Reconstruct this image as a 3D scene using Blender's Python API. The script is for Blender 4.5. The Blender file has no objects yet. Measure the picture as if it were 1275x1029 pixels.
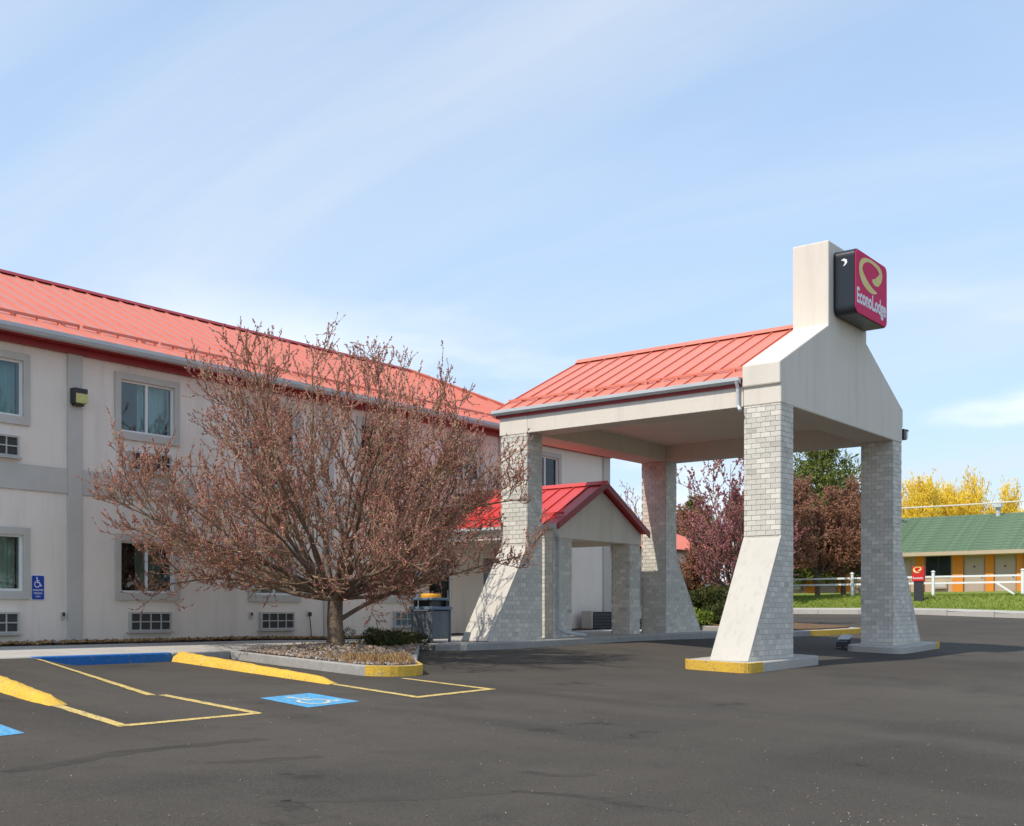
import bpy, math, random
import numpy as np
from mathutils import Vector
random.seed(7); rng = np.random.default_rng(7)
scene = bpy.context.scene
C = scene.collection
R = math.radians

# ------------------------------------------------------------------ camera, sky, sun, exposure
# X runs along the motel front, Y into the motel, Z up; the camera stands at X=Y=0, eye height 1.49 m
cam_d = bpy.data.cameras.new('camera'); cam = bpy.data.objects.new('camera', cam_d); C.objects.link(cam)
cam.location = (0, 0, 1.49)
cam.rotation_euler = Vector((.789, .615, 0)).to_track_quat('-Z', 'Y').to_euler()
cam_d.sensor_width = 36; cam_d.lens = 1426 / 1275 * 36; cam_d.shift_y = 248.5 / 1275
cam_d.clip_start = .1; cam_d.clip_end = 4000
scene.camera = cam

SUN = Vector((-.75, .19, 1.0)).normalized()
w = bpy.data.worlds.new('World'); scene.world = w; w.use_nodes = True
nt = w.node_tree; nt.nodes.clear()
def wn(t, **k):
    n = nt.nodes.new(t)
    for a, b in k.items(): setattr(n, a, b)
    return n
sky = wn('ShaderNodeTexSky', sky_type='NISHITA', sun_disc=False, sun_elevation=math.asin(SUN.z),
         sun_rotation=math.atan2(SUN.x, SUN.y), air_density=1.0, altitude=1500, dust_density=.45, ozone_density=1.0)
tc = wn('ShaderNodeTexCoord'); sx = wn('ShaderNodeSeparateXYZ'); nt.links.new(tc.outputs['Generated'], sx.inputs[0])
zz = wn('ShaderNodeMath', operation='ADD'); zz.inputs[1].default_value = .22; nt.links.new(sx.outputs[2], zz.inputs[0])
zm = wn('ShaderNodeMath', operation='MAXIMUM'); zm.inputs[1].default_value = .06; nt.links.new(zz.outputs[0], zm.inputs[0])
cx = wn('ShaderNodeMath', operation='DIVIDE'); nt.links.new(sx.outputs[0], cx.inputs[0]); nt.links.new(zm.outputs[0], cx.inputs[1])
cy = wn('ShaderNodeMath', operation='DIVIDE'); nt.links.new(sx.outputs[1], cy.inputs[0]); nt.links.new(zm.outputs[0], cy.inputs[1])
cc = wn('ShaderNodeCombineXYZ'); nt.links.new(cx.outputs[0], cc.inputs[0]); nt.links.new(cy.outputs[0], cc.inputs[1])
mp = wn('ShaderNodeMapping'); mp.inputs['Rotation'].default_value = (0, 0, R(78)); mp.inputs['Scale'].default_value = (1.5, .45, 1); mp.inputs['Location'].default_value = (.35, .9, 0)
nt.links.new(cc.outputs[0], mp.inputs[0])
n1 = wn('ShaderNodeTexNoise'); n1.inputs['Scale'].default_value = 1.1; n1.inputs['Detail'].default_value = 7; n1.inputs['Roughness'].default_value = .52; n1.inputs['Distortion'].default_value = .5
nt.links.new(mp.outputs[0], n1.inputs['Vector'])
r1 = wn('ShaderNodeMapRange', interpolation_type='SMOOTHSTEP'); r1.inputs[1].default_value = .36; r1.inputs[2].default_value = .74; r1.inputs[3].default_value = .0; r1.inputs[4].default_value = .75
nt.links.new(n1.outputs[0], r1.inputs[0])
mp2 = wn('ShaderNodeMapping'); mp2.inputs['Scale'].default_value = (2.2, 2.2, 8.5); mp2.inputs['Location'].default_value = (5.3, 0.2, 2.9)
nt.links.new(tc.outputs['Generated'], mp2.inputs[0])
n2 = wn('ShaderNodeTexNoise'); n2.inputs['Scale'].default_value = 1.35; n2.inputs['Detail'].default_value = 8; n2.inputs['Roughness'].default_value = .5
nt.links.new(mp2.outputs[0], n2.inputs['Vector'])
r2 = wn('ShaderNodeMapRange', interpolation_type='SMOOTHSTEP'); r2.inputs[1].default_value = .50; r2.inputs[2].default_value = .70; r2.inputs[3].default_value = 0; r2.inputs[4].default_value = .95
nt.links.new(n2.outputs[0], r2.inputs[0])
lowm = wn('ShaderNodeMapRange', interpolation_type='SMOOTHSTEP'); lowm.inputs[1].default_value = .16; lowm.inputs[2].default_value = .30; lowm.inputs[3].default_value = 1; lowm.inputs[4].default_value = 0
nt.links.new(sx.outputs[2], lowm.inputs[0])
m2 = wn('ShaderNodeMath', operation='MULTIPLY'); nt.links.new(r2.outputs[0], m2.inputs[0]); nt.links.new(lowm.outputs[0], m2.inputs[1])
# a thin veil everywhere, thicker towards the horizon, then the cirrus streaks
vl = wn('ShaderNodeMapRange', interpolation_type='SMOOTHSTEP'); vl.inputs[1].default_value = 0; vl.inputs[2].default_value = .55; vl.inputs[3].default_value = .82; vl.inputs[4].default_value = .5
nt.links.new(sx.outputs[2], vl.inputs[0])
mixv = wn('ShaderNodeMix', data_type='RGBA'); nt.links.new(vl.outputs[0], mixv.inputs[0]); nt.links.new(sky.outputs[0], mixv.inputs[6]); mixv.inputs[7].default_value = (1.66, 2.14, 2.66, 1)
mix = wn('ShaderNodeMix', data_type='RGBA'); nt.links.new(r1.outputs[0], mix.inputs[0]); nt.links.new(mixv.outputs[2], mix.inputs[6]); mix.inputs[7].default_value = (2.5, 2.74, 3.0, 1)
mixc = wn('ShaderNodeMix', data_type='RGBA'); nt.links.new(m2.outputs[0], mixc.inputs[0]); nt.links.new(mix.outputs[2], mixc.inputs[6]); mixc.inputs[7].default_value = (3.7, 3.8, 4.0, 1)
bg = wn('ShaderNodeBackground'); bg.inputs[1].default_value = .15; nt.links.new(mixc.outputs[2], bg.inputs[0])
ow = wn('ShaderNodeOutputWorld'); nt.links.new(bg.outputs[0], ow.inputs[0])

sd = bpy.data.lights.new('sun', 'SUN'); sd.energy = 2.0; sd.angle = R(.53); sd.color = (1, .93, .82)
so = bpy.data.objects.new('sun', sd); C.objects.link(so); so.rotation_euler = (-SUN).to_track_quat('-Z', 'Y').to_euler(); so.location = (0, 0, 40)
vs = scene.view_settings; vs.view_transform = 'Standard'; vs.look = 'None'; vs.gamma = 1; vs.use_curve_mapping = False
vs.exposure = 1.08
scene.render.resolution_x = 1024; scene.render.resolution_y = 826

# ------------------------------------------------------------------ helpers
WP = {}                                                     # world position of every object
def tag(o, label=None, cat=None, group=None, kind=None):
    if label: o['label'] = label
    if cat: o['category'] = cat
    if group: o['group'] = group
    if kind: o['kind'] = kind
    return o
def place(o, pos, parent):
    pos = Vector(pos); WP[o.name] = pos
    C.objects.link(o)
    if parent is not None:
        o.parent = parent; o.location = pos - WP[parent.name]
    else: o.location = pos
    return o
def thing(name, loc, label, cat, group=None):
    o = bpy.data.objects.new(name, None); o.empty_display_size = .3
    place(o, loc, None); return tag(o, label, cat, group)
class MB:
    def __init__(s): s.v = []; s.f = []
    def add(s, vs_, fs):
        b = len(s.v); s.v += [tuple(p) for p in vs_]; s.f += [tuple(i + b for i in f) for f in fs]; return s
    def box(s, x0, x1, y0, y1, z0, z1):
        return s.add([(x0,y0,z0),(x1,y0,z0),(x1,y1,z0),(x0,y1,z0),(x0,y0,z1),(x1,y0,z1),(x1,y1,z1),(x0,y1,z1)],
                     [(3,2,1,0),(4,5,6,7),(0,1,5,4),(1,2,6,5),(2,3,7,6),(3,0,4,7)])
    def prism(s, bot, top):                                 # two loops of the same length
        n = len(bot)
        return s.add(list(bot) + list(top), [tuple(range(n))[::-1], tuple(range(n, 2*n))] + [(i, (i+1) % n, n+(i+1) % n, n+i) for i in range(n)])
    def extz(s, poly, z0, z1): return s.prism([(x, y, z0) for x, y in poly], [(x, y, z1) for x, y in poly])
    def exty(s, poly, y0, y1):                              # poly in (x, z), counter-clockwise seen from -Y
        return s.prism([(x, y1, z) for x, z in poly], [(x, y0, z) for x, z in poly])
    def tube(s, p, q, r0, r1=None, k=8, cap=True):
        r1 = r0 if r1 is None else r1
        p = Vector(p); q = Vector(q); d = (q - p).normalized()
        a = d.orthogonal().normalized(); b = d.cross(a)
        A = [p + (a*math.cos(t) + b*math.sin(t))*r0 for t in [2*math.pi*i/k for i in range(k)]]
        B = [q + (a*math.cos(t) + b*math.sin(t))*r1 for t in [2*math.pi*i/k for i in range(k)]]
        fs = [(i, (i+1) % k, k+(i+1) % k, k+i) for i in range(k)]
        if cap: fs += [tuple(range(k))[::-1], tuple(range(k, 2*k))]
        return s.add(A + B, fs)
    def slab(s, p0, p1, p2, p3, th):                        # a plate of thickness th below the four corners
        p = [Vector(x) for x in (p0, p1, p2, p3)]
        nn = (p[1]-p[0]).cross(p[3]-p[0])
        if nn.length < 1e-9: nn = (p[2]-p[1]).cross(p[0]-p[1])
        nn.normalize()
        return s.prism([x - nn*th for x in p], p)
    def build(s, name, mat, parent=None, bevel=0, smooth=False, base=None):
        v = np.array(s.v, dtype=float)
        c = Vector(((v[:,0].min()+v[:,0].max())/2, (v[:,1].min()+v[:,1].max())/2, v[:,2].min())) if base is None else Vector(base)
        me = bpy.data.meshes.new(name); me.from_pydata((v - np.array(c)).tolist(), [], s.f); me.update()
        if smooth: me.polygons.foreach_set('use_smooth', [True]*len(me.polygons))
        me.materials.append(mat)
        o = bpy.data.objects.new(name, me); place(o, c, parent)
        if bevel:
            m = o.modifiers.new('bevel', 'BEVEL'); m.width = bevel; m.segments = 2; m.limit_method = 'ANGLE'
        return o
def raw(name, verts, faces, mat, parent=None, smooth=False, base=None):
    m = MB(); m.v = verts if isinstance(verts, list) else verts.tolist(); m.f = faces if isinstance(faces, list) else faces.tolist()
    return m.build(name, mat, parent, smooth=smooth, base=base)
def struct(o): o['kind'] = 'structure'; return o
def sstep(x): x = min(1, max(0, x)); return x*x*(3-2*x)

# ------------------------------------------------------------------ materials
def mat(name, col, rough=.8, spec=.3, metal=0, noise=None, bump=None, col2=None, extra=None, coord='Object'):
    m = bpy.data.materials.new(name); m.use_nodes = True; t = m.node_tree; b = t.nodes['Principled BSDF']
    b.inputs['Base Color'].default_value = (*col, 1); b.inputs['Roughness'].default_value = rough
    b.inputs['Specular IOR Level'].default_value = spec; b.inputs['Metallic'].default_value = metal
    t_c = t.nodes.new('ShaderNodeTexCoord'); vec = t_c.outputs[coord]
    last = None
    if noise:                                                # list of (scale, low, high, colour, amount[, stretch])
        last = None
        for it in noise:
            sc, lo, hi, c2, am = it[:5]
            src = vec
            if len(it) > 5:
                mpn = t.nodes.new('ShaderNodeMapping'); mpn.inputs['Scale'].default_value = it[5]; t.links.new(vec, mpn.inputs[0]); src = mpn.outputs[0]
            n = t.nodes.new('ShaderNodeTexNoise'); n.inputs['Scale'].default_value = sc; n.inputs['Detail'].default_value = 5; n.inputs['Roughness'].default_value = .6
            t.links.new(src, n.inputs['Vector'])
            r = t.nodes.new('ShaderNodeMapRange'); r.inputs[1].default_value = lo; r.inputs[2].default_value = hi; r.inputs[3].default_value = 0; r.inputs[4].default_value = am
            t.links.new(n.outputs[0], r.inputs[0])
            mx = t.nodes.new('ShaderNodeMix'); mx.data_type = 'RGBA'; t.links.new(r.outputs[0], mx.inputs[0])
            if last is None: mx.inputs[6].default_value = (*col, 1)
            else: t.links.new(last, mx.inputs[6])
            mx.inputs[7].default_value = (*c2, 1); last = mx.outputs[2]
        t.links.new(last, b.inputs['Base Color'])
    if bump:
        sc, st, dist = bump
        n = t.nodes.new('ShaderNodeTexNoise'); n.inputs['Scale'].default_value = sc; n.inputs['Detail'].default_value = 4; t.links.new(vec, n.inputs['Vector'])
        bp = t.nodes.new('ShaderNodeBump'); bp.inputs['Strength'].default_value = st; bp.inputs['Distance'].default_value = dist
        t.links.new(n.outputs[0], bp.inputs['Height']); t.links.new(bp.outputs[0], b.inputs['Normal'])
    return m
M = {}
M['stucco'] = mat('stucco', (.86,.77,.665), .9, .2, noise=[(.5,.35,.7,(.79,.705,.61),.7), (2.5,.45,.75,(.88,.79,.69),.5), (1.2,.52,.75,(.64,.575,.50),.5,(2.2,2.2,.2)), (5,.56,.75,(.68,.61,.53),.4,(2,2,.12))], bump=(70,.5,.012))
M['stucco_cream'] = mat('stucco_cream', (.74,.675,.58), .9, .2, noise=[(.6,.35,.7,(.67,.61,.525),.6), (1.3,.52,.75,(.58,.53,.465),.55,(2,2,.2)), (4,.55,.75,(.60,.55,.48),.4,(2,2,.15))], bump=(70,.5,.012))
M['stucco_slab'] = mat('stucco_slab', (.55,.515,.455), .88, .2, noise=[(1.2,.45,.75,(.49,.46,.405),.7), (3,.52,.75,(.40,.37,.32),.55,(3,3,.4))], bump=(90,.35,.008))
M['trim'] = mat('trim_grey', (.57,.54,.48), .88, .2, noise=[(1.5,.4,.7,(.51,.48,.43),.7), (1.0,.55,.8,(.42,.40,.36),.4,(2.2,2.2,.25))], bump=(80,.4,.01))
M['soffit'] = mat('soffit_stucco', (.86,.77,.66), .9, .15, noise=[(1,.4,.7,(.79,.70,.59),.7)], bump=(60,.3,.01))
M['roof'] = mat('red_metal', (.64,.18,.115), .42, .45, noise=[(.35,.35,.7,(.68,.25,.175),.95), (1.1,.5,.7,(.57,.16,.105),.55,(1,.3,.3)), (5,.5,.8,(.54,.12,.08),.4,(1,.3,1)), (14,.62,.75,(.60,.26,.2),.3)], bump=(3,.12,.02), coord='Object')
M['red'] = mat('red_trim', (.33,.026,.03), .45, .4, noise=[(3,.4,.7,(.27,.022,.026),.7)])
M['gutter'] = mat('gutter_grey', (.52,.54,.55), .5, .4, noise=[(3,.45,.75,(.42,.44,.45),.8,(.6,.6,3))])
M['white'] = mat('white_paint', (.78,.78,.76), .5, .4, noise=[(6,.5,.8,(.66,.66,.64),.6)])
M['dark'] = mat('dark_metal', (.035,.035,.04), .5, .4, noise=[(8,.5,.8,(.06,.06,.06),.6)])
M['black'] = mat('black_plastic', (.012,.013,.018), .3, .5)
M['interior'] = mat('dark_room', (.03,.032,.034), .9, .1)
M['ac_dark'] = mat('louver_dark', (.085,.085,.082), .6, .3, noise=[(5,.4,.7,(.09,.09,.09),.6)])
M['ac_frame'] = mat('louver_frame', (.50,.48,.44), .6, .3, noise=[(5,.5,.8,(.38,.365,.33),.7)])
M['curtain'] = mat('teal_curtain', (.44,.58,.57), .9, .1, noise=[(2,.4,.7,(.38,.51,.50),.6)])
M['curtain_sage'] = mat('sage_curtain', (.46,.51,.41), .9, .1, noise=[(2,.4,.7,(.39,.44,.35),.6)])
M['asphalt'] = mat('asphalt', (.067,.0575,.047), .9, .2, noise=[(.13,.38,.62,(.090,.078,.064),1), (.45,.5,.68,(.050,.044,.037),.75), (.28,.52,.66,(.048,.042,.036),.7,(1.6,.3,1)), (.22,.55,.66,(.084,.073,.058),.5,(.4,1.8,1)), (2.6,.55,.75,(.052,.046,.039),.55), (55,.50,.66,(.115,.10,.084),.75), (30,.60,.70,(.030,.027,.024),.7), (24,.69,.72,(.27,.25,.21),.75), (.9,.66,.71,(.035,.031,.027),.65), (1.7,.70,.74,(.03,.027,.024),.7)], bump=(110,.8,.014))
M['tar'] = mat('tar_seal', (.046,.040,.033), .9, .2, noise=[(1.2,.36,.58,(.066,.057,.047),1), (9,.5,.65,(.068,.059,.048),.8)], bump=(90,.6,.01))
M['concrete'] = mat('concrete', (.46,.43,.385), .9, .2, noise=[(.9,.35,.7,(.37,.345,.31),.8), (7,.5,.75,(.54,.51,.46),.5), (30,.6,.75,(.3,.28,.25),.5)], bump=(50,.4,.01))
M['kerb'] = mat('kerb_concrete', (.36,.345,.32), .9, .2, noise=[(1.4,.35,.7,(.28,.27,.25),.9), (9,.5,.75,(.46,.44,.41),.6), (30,.6,.75,(.2,.19,.18),.6)], bump=(40,.5,.012))
M['yellow'] = mat('yellow_paint', (.72,.44,.05), .8, .25, noise=[(2,.4,.7,(.64,.37,.05),.8), (6,.56,.68,(.62,.46,.16),.8), (17,.55,.65,(.34,.25,.13),.8), (45,.56,.66,(.16,.13,.09),.75)], bump=(40,.7,.012))
M['line'] = mat('yellow_line', (.68,.48,.15), .85, .2, noise=[(1.2,.4,.7,(.58,.44,.19),.8), (5,.54,.66,(.36,.29,.16),.75), (14,.52,.64,(.24,.2,.13),.75), (40,.54,.63,(.10,.09,.075),.85)])
M['blue'] = mat('blue_paint', (.02,.135,.38), .75, .25, noise=[(3,.4,.7,(.03,.15,.46),.8), (7,.58,.7,(.06,.16,.36),.8), (18,.60,.67,(.22,.23,.25),.8)], bump=(40,.5,.01))
M['hc_blue'] = mat('faded_blue_paint', (.085,.34,.60), .85, .15, noise=[(2,.4,.7,(.13,.42,.66),.9), (6,.52,.66,(.16,.31,.46),.8), (15,.53,.64,(.11,.20,.28),.8), (40,.56,.64,(.075,.08,.085),.8)])
M['hc_mark'] = mat('worn_white_paint', (.60,.58,.46), .85, .15, noise=[(6,.46,.62,(.24,.40,.52),.85), (30,.54,.64,(.11,.2,.28),.8)])
M['mulch'] = mat('mulch', (.085,.05,.033), .95, .1, noise=[(18,.4,.65,(.16,.10,.06),.8), (50,.5,.7,(.045,.028,.02),.8)], bump=(40,1,.03))
M['soil'] = mat('bed_soil', (.15,.095,.055), .95, .1, noise=[(12,.4,.65,(.24,.16,.09),.8), (45,.5,.7,(.07,.045,.03),.8)], bump=(30,1,.03))
M['stone'] = mat('pebble', (.33,.27,.22), .85, .2, noise=[(9,.3,.5,(.22,.17,.14),.9), (13,.5,.62,(.48,.43,.38),.9), (5,.55,.7,(.36,.2,.12),.8)])
M['leaf_dry'] = mat('dry_leaf', (.32,.17,.07), .8, .2, noise=[(9,.4,.6,(.42,.30,.14),.9), (14,.5,.65,(.2,.09,.035),.8)])
M['bark'] = mat('bark', (.21,.15,.105), .9, .15, noise=[(9,.35,.65,(.12,.085,.06),.9,(1,1,.25)), (22,.5,.7,(.31,.23,.165),.7,(1,1,.3))], bump=(30,.9,.03))
M['twig'] = mat('twig_bark', (.28,.18,.115), .8, .2, noise=[(2.5,.4,.65,(.37,.25,.15),.9), (6,.5,.7,(.17,.10,.07),.7)])
M['bud'] = mat('red_bud', (.40,.135,.105), .65, .3, noise=[(1.1,.42,.58,(.46,.22,.15),.8), (3.1,.42,.58,(.24,.08,.065),.85), (7,.5,.62,(.60,.33,.25),.8), (11,.56,.66,(.46,.34,.13),.9)])
M['juniper'] = mat('juniper', (.05,.06,.018), .7, .2, noise=[(5,.4,.65,(.085,.09,.025),.9), (11,.5,.7,(.03,.035,.012),.8)])
M['grass'] = mat('grass', (.16,.22,.03), .8, .2, noise=[(1.2,.4,.65,(.24,.26,.05),.8), (6,.5,.7,(.10,.16,.025),.7)])
M['terrain'] = mat('dry_ground', (.20,.16,.10), .95, .1, noise=[(.05,.4,.65,(.14,.16,.06),.8), (.6,.5,.7,(.26,.21,.14),.6)])
M['pink'] = mat('pink_bud', (.34,.105,.12), .7, .25, noise=[(1.2,.4,.6,(.22,.075,.065),.9), (3,.5,.65,(.46,.22,.27),.8)])
M['russet'] = mat('russet_bud', (.27,.12,.07), .75, .2, noise=[(.7,.4,.6,(.18,.08,.05),.9), (2.2,.5,.65,(.36,.19,.12),.8)])
M['willow'] = mat('willow_yellow', (.84,.60,.05), .7, .25, noise=[(.5,.4,.6,(.76,.54,.05),.9), (2,.5,.65,(.88,.68,.12),.8)])
M['willow_bark'] = mat('willow_bark', (.33,.2,.10), .85, .2, noise=[(2,.4,.6,(.22,.13,.07),.9)])
M['pine'] = mat('pine_needles', (.12,.15,.03), .7, .2, noise=[(.6,.4,.6,(.2,.21,.045),.9), (2,.5,.65,(.06,.085,.02),.8)])
M['shrub_green'] = mat('shrub_leaf', (.06,.075,.02), .7, .2, noise=[(1.5,.4,.6,(.11,.11,.03),.9), (4,.5,.65,(.03,.04,.012),.8)])
M['green_roof'] = mat('green_shingle', (.105,.165,.10), .9, .15, noise=[(.8,.4,.65,(.14,.205,.13),.9,(1,1,2)), (6,.45,.65,(.07,.115,.07),.9,(1,1,2)), (2.5,.5,.7,(.16,.21,.14),.6)], bump=(20,.6,.03))
M['orange'] = mat('orange_stucco', (.74,.27,.04), .9, .2, noise=[(1,.4,.7,(.66,.23,.035),.7)])
M['tan'] = mat('tan_paint', (.52,.41,.29), .85, .2, noise=[(1.4,.4,.7,(.46,.36,.25),.7)])
M['door_tan'] = mat('door_paint', (.46,.37,.29), .7, .3, noise=[(1.5,.4,.7,(.41,.33,.26),.6)])
M['rock'] = mat('boulder', (.42,.24,.10), .9, .2, noise=[(2,.4,.65,(.30,.2,.12),.9), (8,.5,.7,(.5,.4,.3),.7)], bump=(8,1,.05))
M['bin'] = mat('bin_grey', (.105,.125,.15), .5, .4, noise=[(2.2,.45,.65,(.17,.18,.18),.8,(1,1,.4)), (9,.5,.75,(.075,.09,.11),.6)])
M['bin_blue'] = mat('bin_lid_blue', (.13,.2,.28), .5, .4, noise=[(5,.5,.7,(.1,.16,.23),.6)])
M['amber'] = mat('amber_plastic', (.72,.33,.02), .5, .4, noise=[(6,.5,.7,(.6,.26,.02),.6)])
M['lens'] = mat('lamp_lens', (.62,.60,.22), .35, .5, noise=[(14,.4,.6,(.5,.5,.17),.7)])
M['lens_white'] = mat('lamp_lens_white', (.66,.64,.56), .3, .5)
M['sign_red'] = mat('sign_face', (.72,.03,.13), .6, .12, noise=[(1.5,.4,.7,(.66,.026,.115),.6)])
M['sign_red2'] = mat('small_sign_red', (.55,.02,.02), .45, .4)
M['sign_yellow'] = mat('sign_yellow', (.76,.58,.12), .5, .3, noise=[(5,.35,.65,(.80,.70,.36),.9)])
M['sign_white'] = mat('sign_white', (.82,.80,.84), .5, .3)
M['sign_blue'] = mat('sign_blue', (.012,.06,.36), .45, .4)
M['wire'] = mat('wire_pale', (.7,.66,.56), .6, .3)
M['steel'] = mat('brushed_steel', (.5,.5,.5), .4, .5, metal=.6)
def brick_mat(name, a, b, dark, am):
    m = mat(name, a, .88, .2, noise=[(3,.35,.7,b,.5), (26,.5,.75,tuple(x*.72 for x in a),.5)], bump=(45,.7,.012))
    t = m.node_tree; bs = t.nodes['Principled BSDF']; src = bs.inputs['Base Color'].links[0].from_socket
    oi = t.nodes.new('ShaderNodeObjectInfo'); at = t.nodes.new('ShaderNodeAttribute'); at.attribute_name = 'tint'
    ad = t.nodes.new('ShaderNodeMath'); ad.operation = 'ADD'; t.links.new(oi.outputs['Random'], ad.inputs[0]); t.links.new(at.outputs['Fac'], ad.inputs[1])
    fr = t.nodes.new('ShaderNodeMath'); fr.operation = 'FRACT'; t.links.new(ad.outputs[0], fr.inputs[0])
    cr = t.nodes.new('ShaderNodeValToRGB'); cr.color_ramp.elements[0].color = (dark, dark, dark, 1); cr.color_ramp.elements[0].position = 0
    e = cr.color_ramp.elements.new(.035); e.color = (am, am, am, 1); e = cr.color_ramp.elements.new(.5); e.color = (.92,.92,.92,1)
    cr.color_ramp.elements[-1].color = (1.1,1.1,1.1,1); cr.color_ramp.elements[-1].position = 1
    t.links.new(fr.outputs[0], cr.inputs[0])
    mu = t.nodes.new('ShaderNodeMix'); mu.data_type = 'RGBA'; mu.blend_type = 'MULTIPLY'; mu.inputs[0].default_value = 1
    t.links.new(src, mu.inputs[6]); t.links.new(cr.outputs[0], mu.inputs[7]); t.links.new(mu.outputs[2], bs.inputs['Base Color'])
    return m
M['brick'] = brick_mat('painted_brick', (.70,.66,.58), (.60,.565,.50), .66, .86)
M['mortar'] = mat('mortar', (.60,.565,.50), .95, .1, noise=[(6,.4,.7,(.51,.48,.43),.8)], bump=(60,.5,.01))
def glass_mat():
    m = bpy.data.materials.new('window_glass'); m.use_nodes = True; t = m.node_tree; t.nodes.clear()
    o = t.nodes.new('ShaderNodeOutputMaterial'); mx = t.nodes.new('ShaderNodeMixShader'); fr = t.nodes.new('ShaderNodeFresnel'); fr.inputs[0].default_value = 1.5
    tr = t.nodes.new('ShaderNodeBsdfTransparent'); tr.inputs[0].default_value = (.84,.92,.91,1); gl = t.nodes.new('ShaderNodeBsdfGlossy'); gl.inputs['Roughness'].default_value = .03
    gl.inputs[0].default_value = (.9,.95,1,1)
    n = t.nodes.new('ShaderNodeTexNoise'); n.inputs['Scale'].default_value = 1.6; bp = t.nodes.new('ShaderNodeBump'); bp.inputs['Strength'].default_value = .015; bp.inputs['Distance'].default_value = .05
    tcg = t.nodes.new('ShaderNodeTexCoord'); t.links.new(tcg.outputs['Object'], n.inputs['Vector']); t.links.new(n.outputs[0], bp.inputs['Height']); t.links.new(bp.outputs[0], gl.inputs['Normal'])
    t.links.new(fr.outputs[0], mx.inputs[0]); t.links.new(tr.outputs[0], mx.inputs[1]); t.links.new(gl.outputs[0], mx.inputs[2]); t.links.new(mx.outputs[0], o.inputs[0])
    return m
M['glass'] = glass_mat()

# ------------------------------------------------------------------ the ground
KN = 17.5                                                    # line of the kerb before the motel
def g0(u, n):                                                # height of the lot
    nn = 17.3 + (n-17.3)*.1 if n > 17.3 else n
    nn = max(nn, -40)
    uu = math.log1p(math.exp((min(u, 60)-20)*.5))/.5
    return .035*nn + .025*uu + .09*sstep((u-15)/4)*sstep((n-11.5)/4)*(1-sstep((u-24)/6))
def ramp(u, n):                                              # asphalt ramp up to the walk in the access aisle
    s = (n-12.3)/(KN-12.3)
    if s <= 0: return 0
    s = min(1, s); h = .15*s
    uL = 7.25 + (n-12.3)*.16; uR = 8.65 + (min(n, KN)-12.45)*.234
    side = max(0, uL-u, u-uR)
    return max(0, h - side*.15/.75)
def G(u, n): return g0(u, n) + ramp(u, n)
def T(u, n):                                                 # the land under and beyond the lot
    if u <= 52.4: return g0(u, n) - .12
    e = g0(52, n) + .17
    a = e + .1*sstep((u-52.4)/1.2)
    if u > 53.6: a += (2.30 - (e+.1)) * sstep((u-53.6)/4.6)
    if u > 58.2: a += .4*sstep((u-58.2)/12)
    return a
def grid(us, ns, fz):
    v = [(u, n, fz(u, n)) for n in ns for u in us]; W_ = len(us)
    f = [(j*W_+i, j*W_+i+1, (j+1)*W_+i+1, (j+1)*W_+i) for j in range(len(ns)-1) for i in range(W_-1)]
    return v, f
def ar(a, b, s): return list(np.arange(a, b-1e-6, s))
us = [-1500,-600,-250,-100] + ar(-45, 50, 5) + ar(50, 60, .6) + ar(60, 76, 2) + [80,100,140,250,500,1000,2500]
ns_ = [-1500,-600,-250,-100] + ar(-45, 60, 5) + [60,80,120,250,600,1500]
v, f = grid(us, ns_, T); struct(raw('ground', v, f, M['terrain'], smooth=True))
us = ar(-40, 4, 4) + ar(4, 14, .2) + ar(14, 52, 1) + [52.0]
ns_ = ar(-40, 6, 2) + ar(6, 18, .2) + ar(18, 46, 2) + [46.0]
v, f = grid(us, ns_, G); struct(raw('parking_lot', v, f, M['asphalt'], smooth=True))

def strip(name, pts, width, m, lift=.0055, jit=0, parent=None):      # a painted band lying on the lot
    P = []
    for (a, b) in zip(pts[:-1], pts[1:]):
        L = math.dist(a, b); k = max(1, int(L/.22))
        P += [(a[0]+(b[0]-a[0])*i/k, a[1]+(b[1]-a[1])*i/k) for i in range(k)]
    P.append(pts[-1]); V = []; F_ = []
    for i, p in enumerate(P):
        q0 = P[max(0, i-1)]; q1 = P[min(len(P)-1, i+1)]
        d = Vector((q1[0]-q0[0], q1[1]-q0[1])).normalized(); nx = Vector((-d.y, d.x))
        wv = width*(1 + (random.uniform(-jit, jit) if jit else 0))
        if callable(jit): pass
        for s in (-.5, .5):
            x = p[0]+nx.x*wv*s; y = p[1]+nx.y*wv*s; V.append((x, y, G(x, y)+lift))
    F_ = [(2*i, 2*i+2, 2*i+3, 2*i+1) for i in range(len(P)-1)]
    F_ = [t if True else t for t in F_]
    # faces upward
    a, b, c_ = (Vector(V[i]) for i in F_[0][:3])
    if (b-a).cross(c_-a).z < 0: F_ = [t[::-1] for t in F_]
    return raw(name, V, F_, m, parent)
LW = .13
for nm, pts in [('parking_line', [(9.86,17.42),(8.62,12.5)]), ('parking_line', [(8.78,12.5),(8.39,10.15)]), ('parking_line', [(8.40,10.16),(6.62,10.12)]), ('parking_line', [(6.63,10.06),(7.14,12.2)]),
                ('parking_line', [(11.66,12.42),(11.22,10.28)]), ('parking_line', [(11.16,10.34),(13.05,10.53)]), ('parking_line', [(12.99,10.56),(13.30,12.56)])]:
    struct(strip(nm, pts, LW, M['line'], jit=.12))
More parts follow.
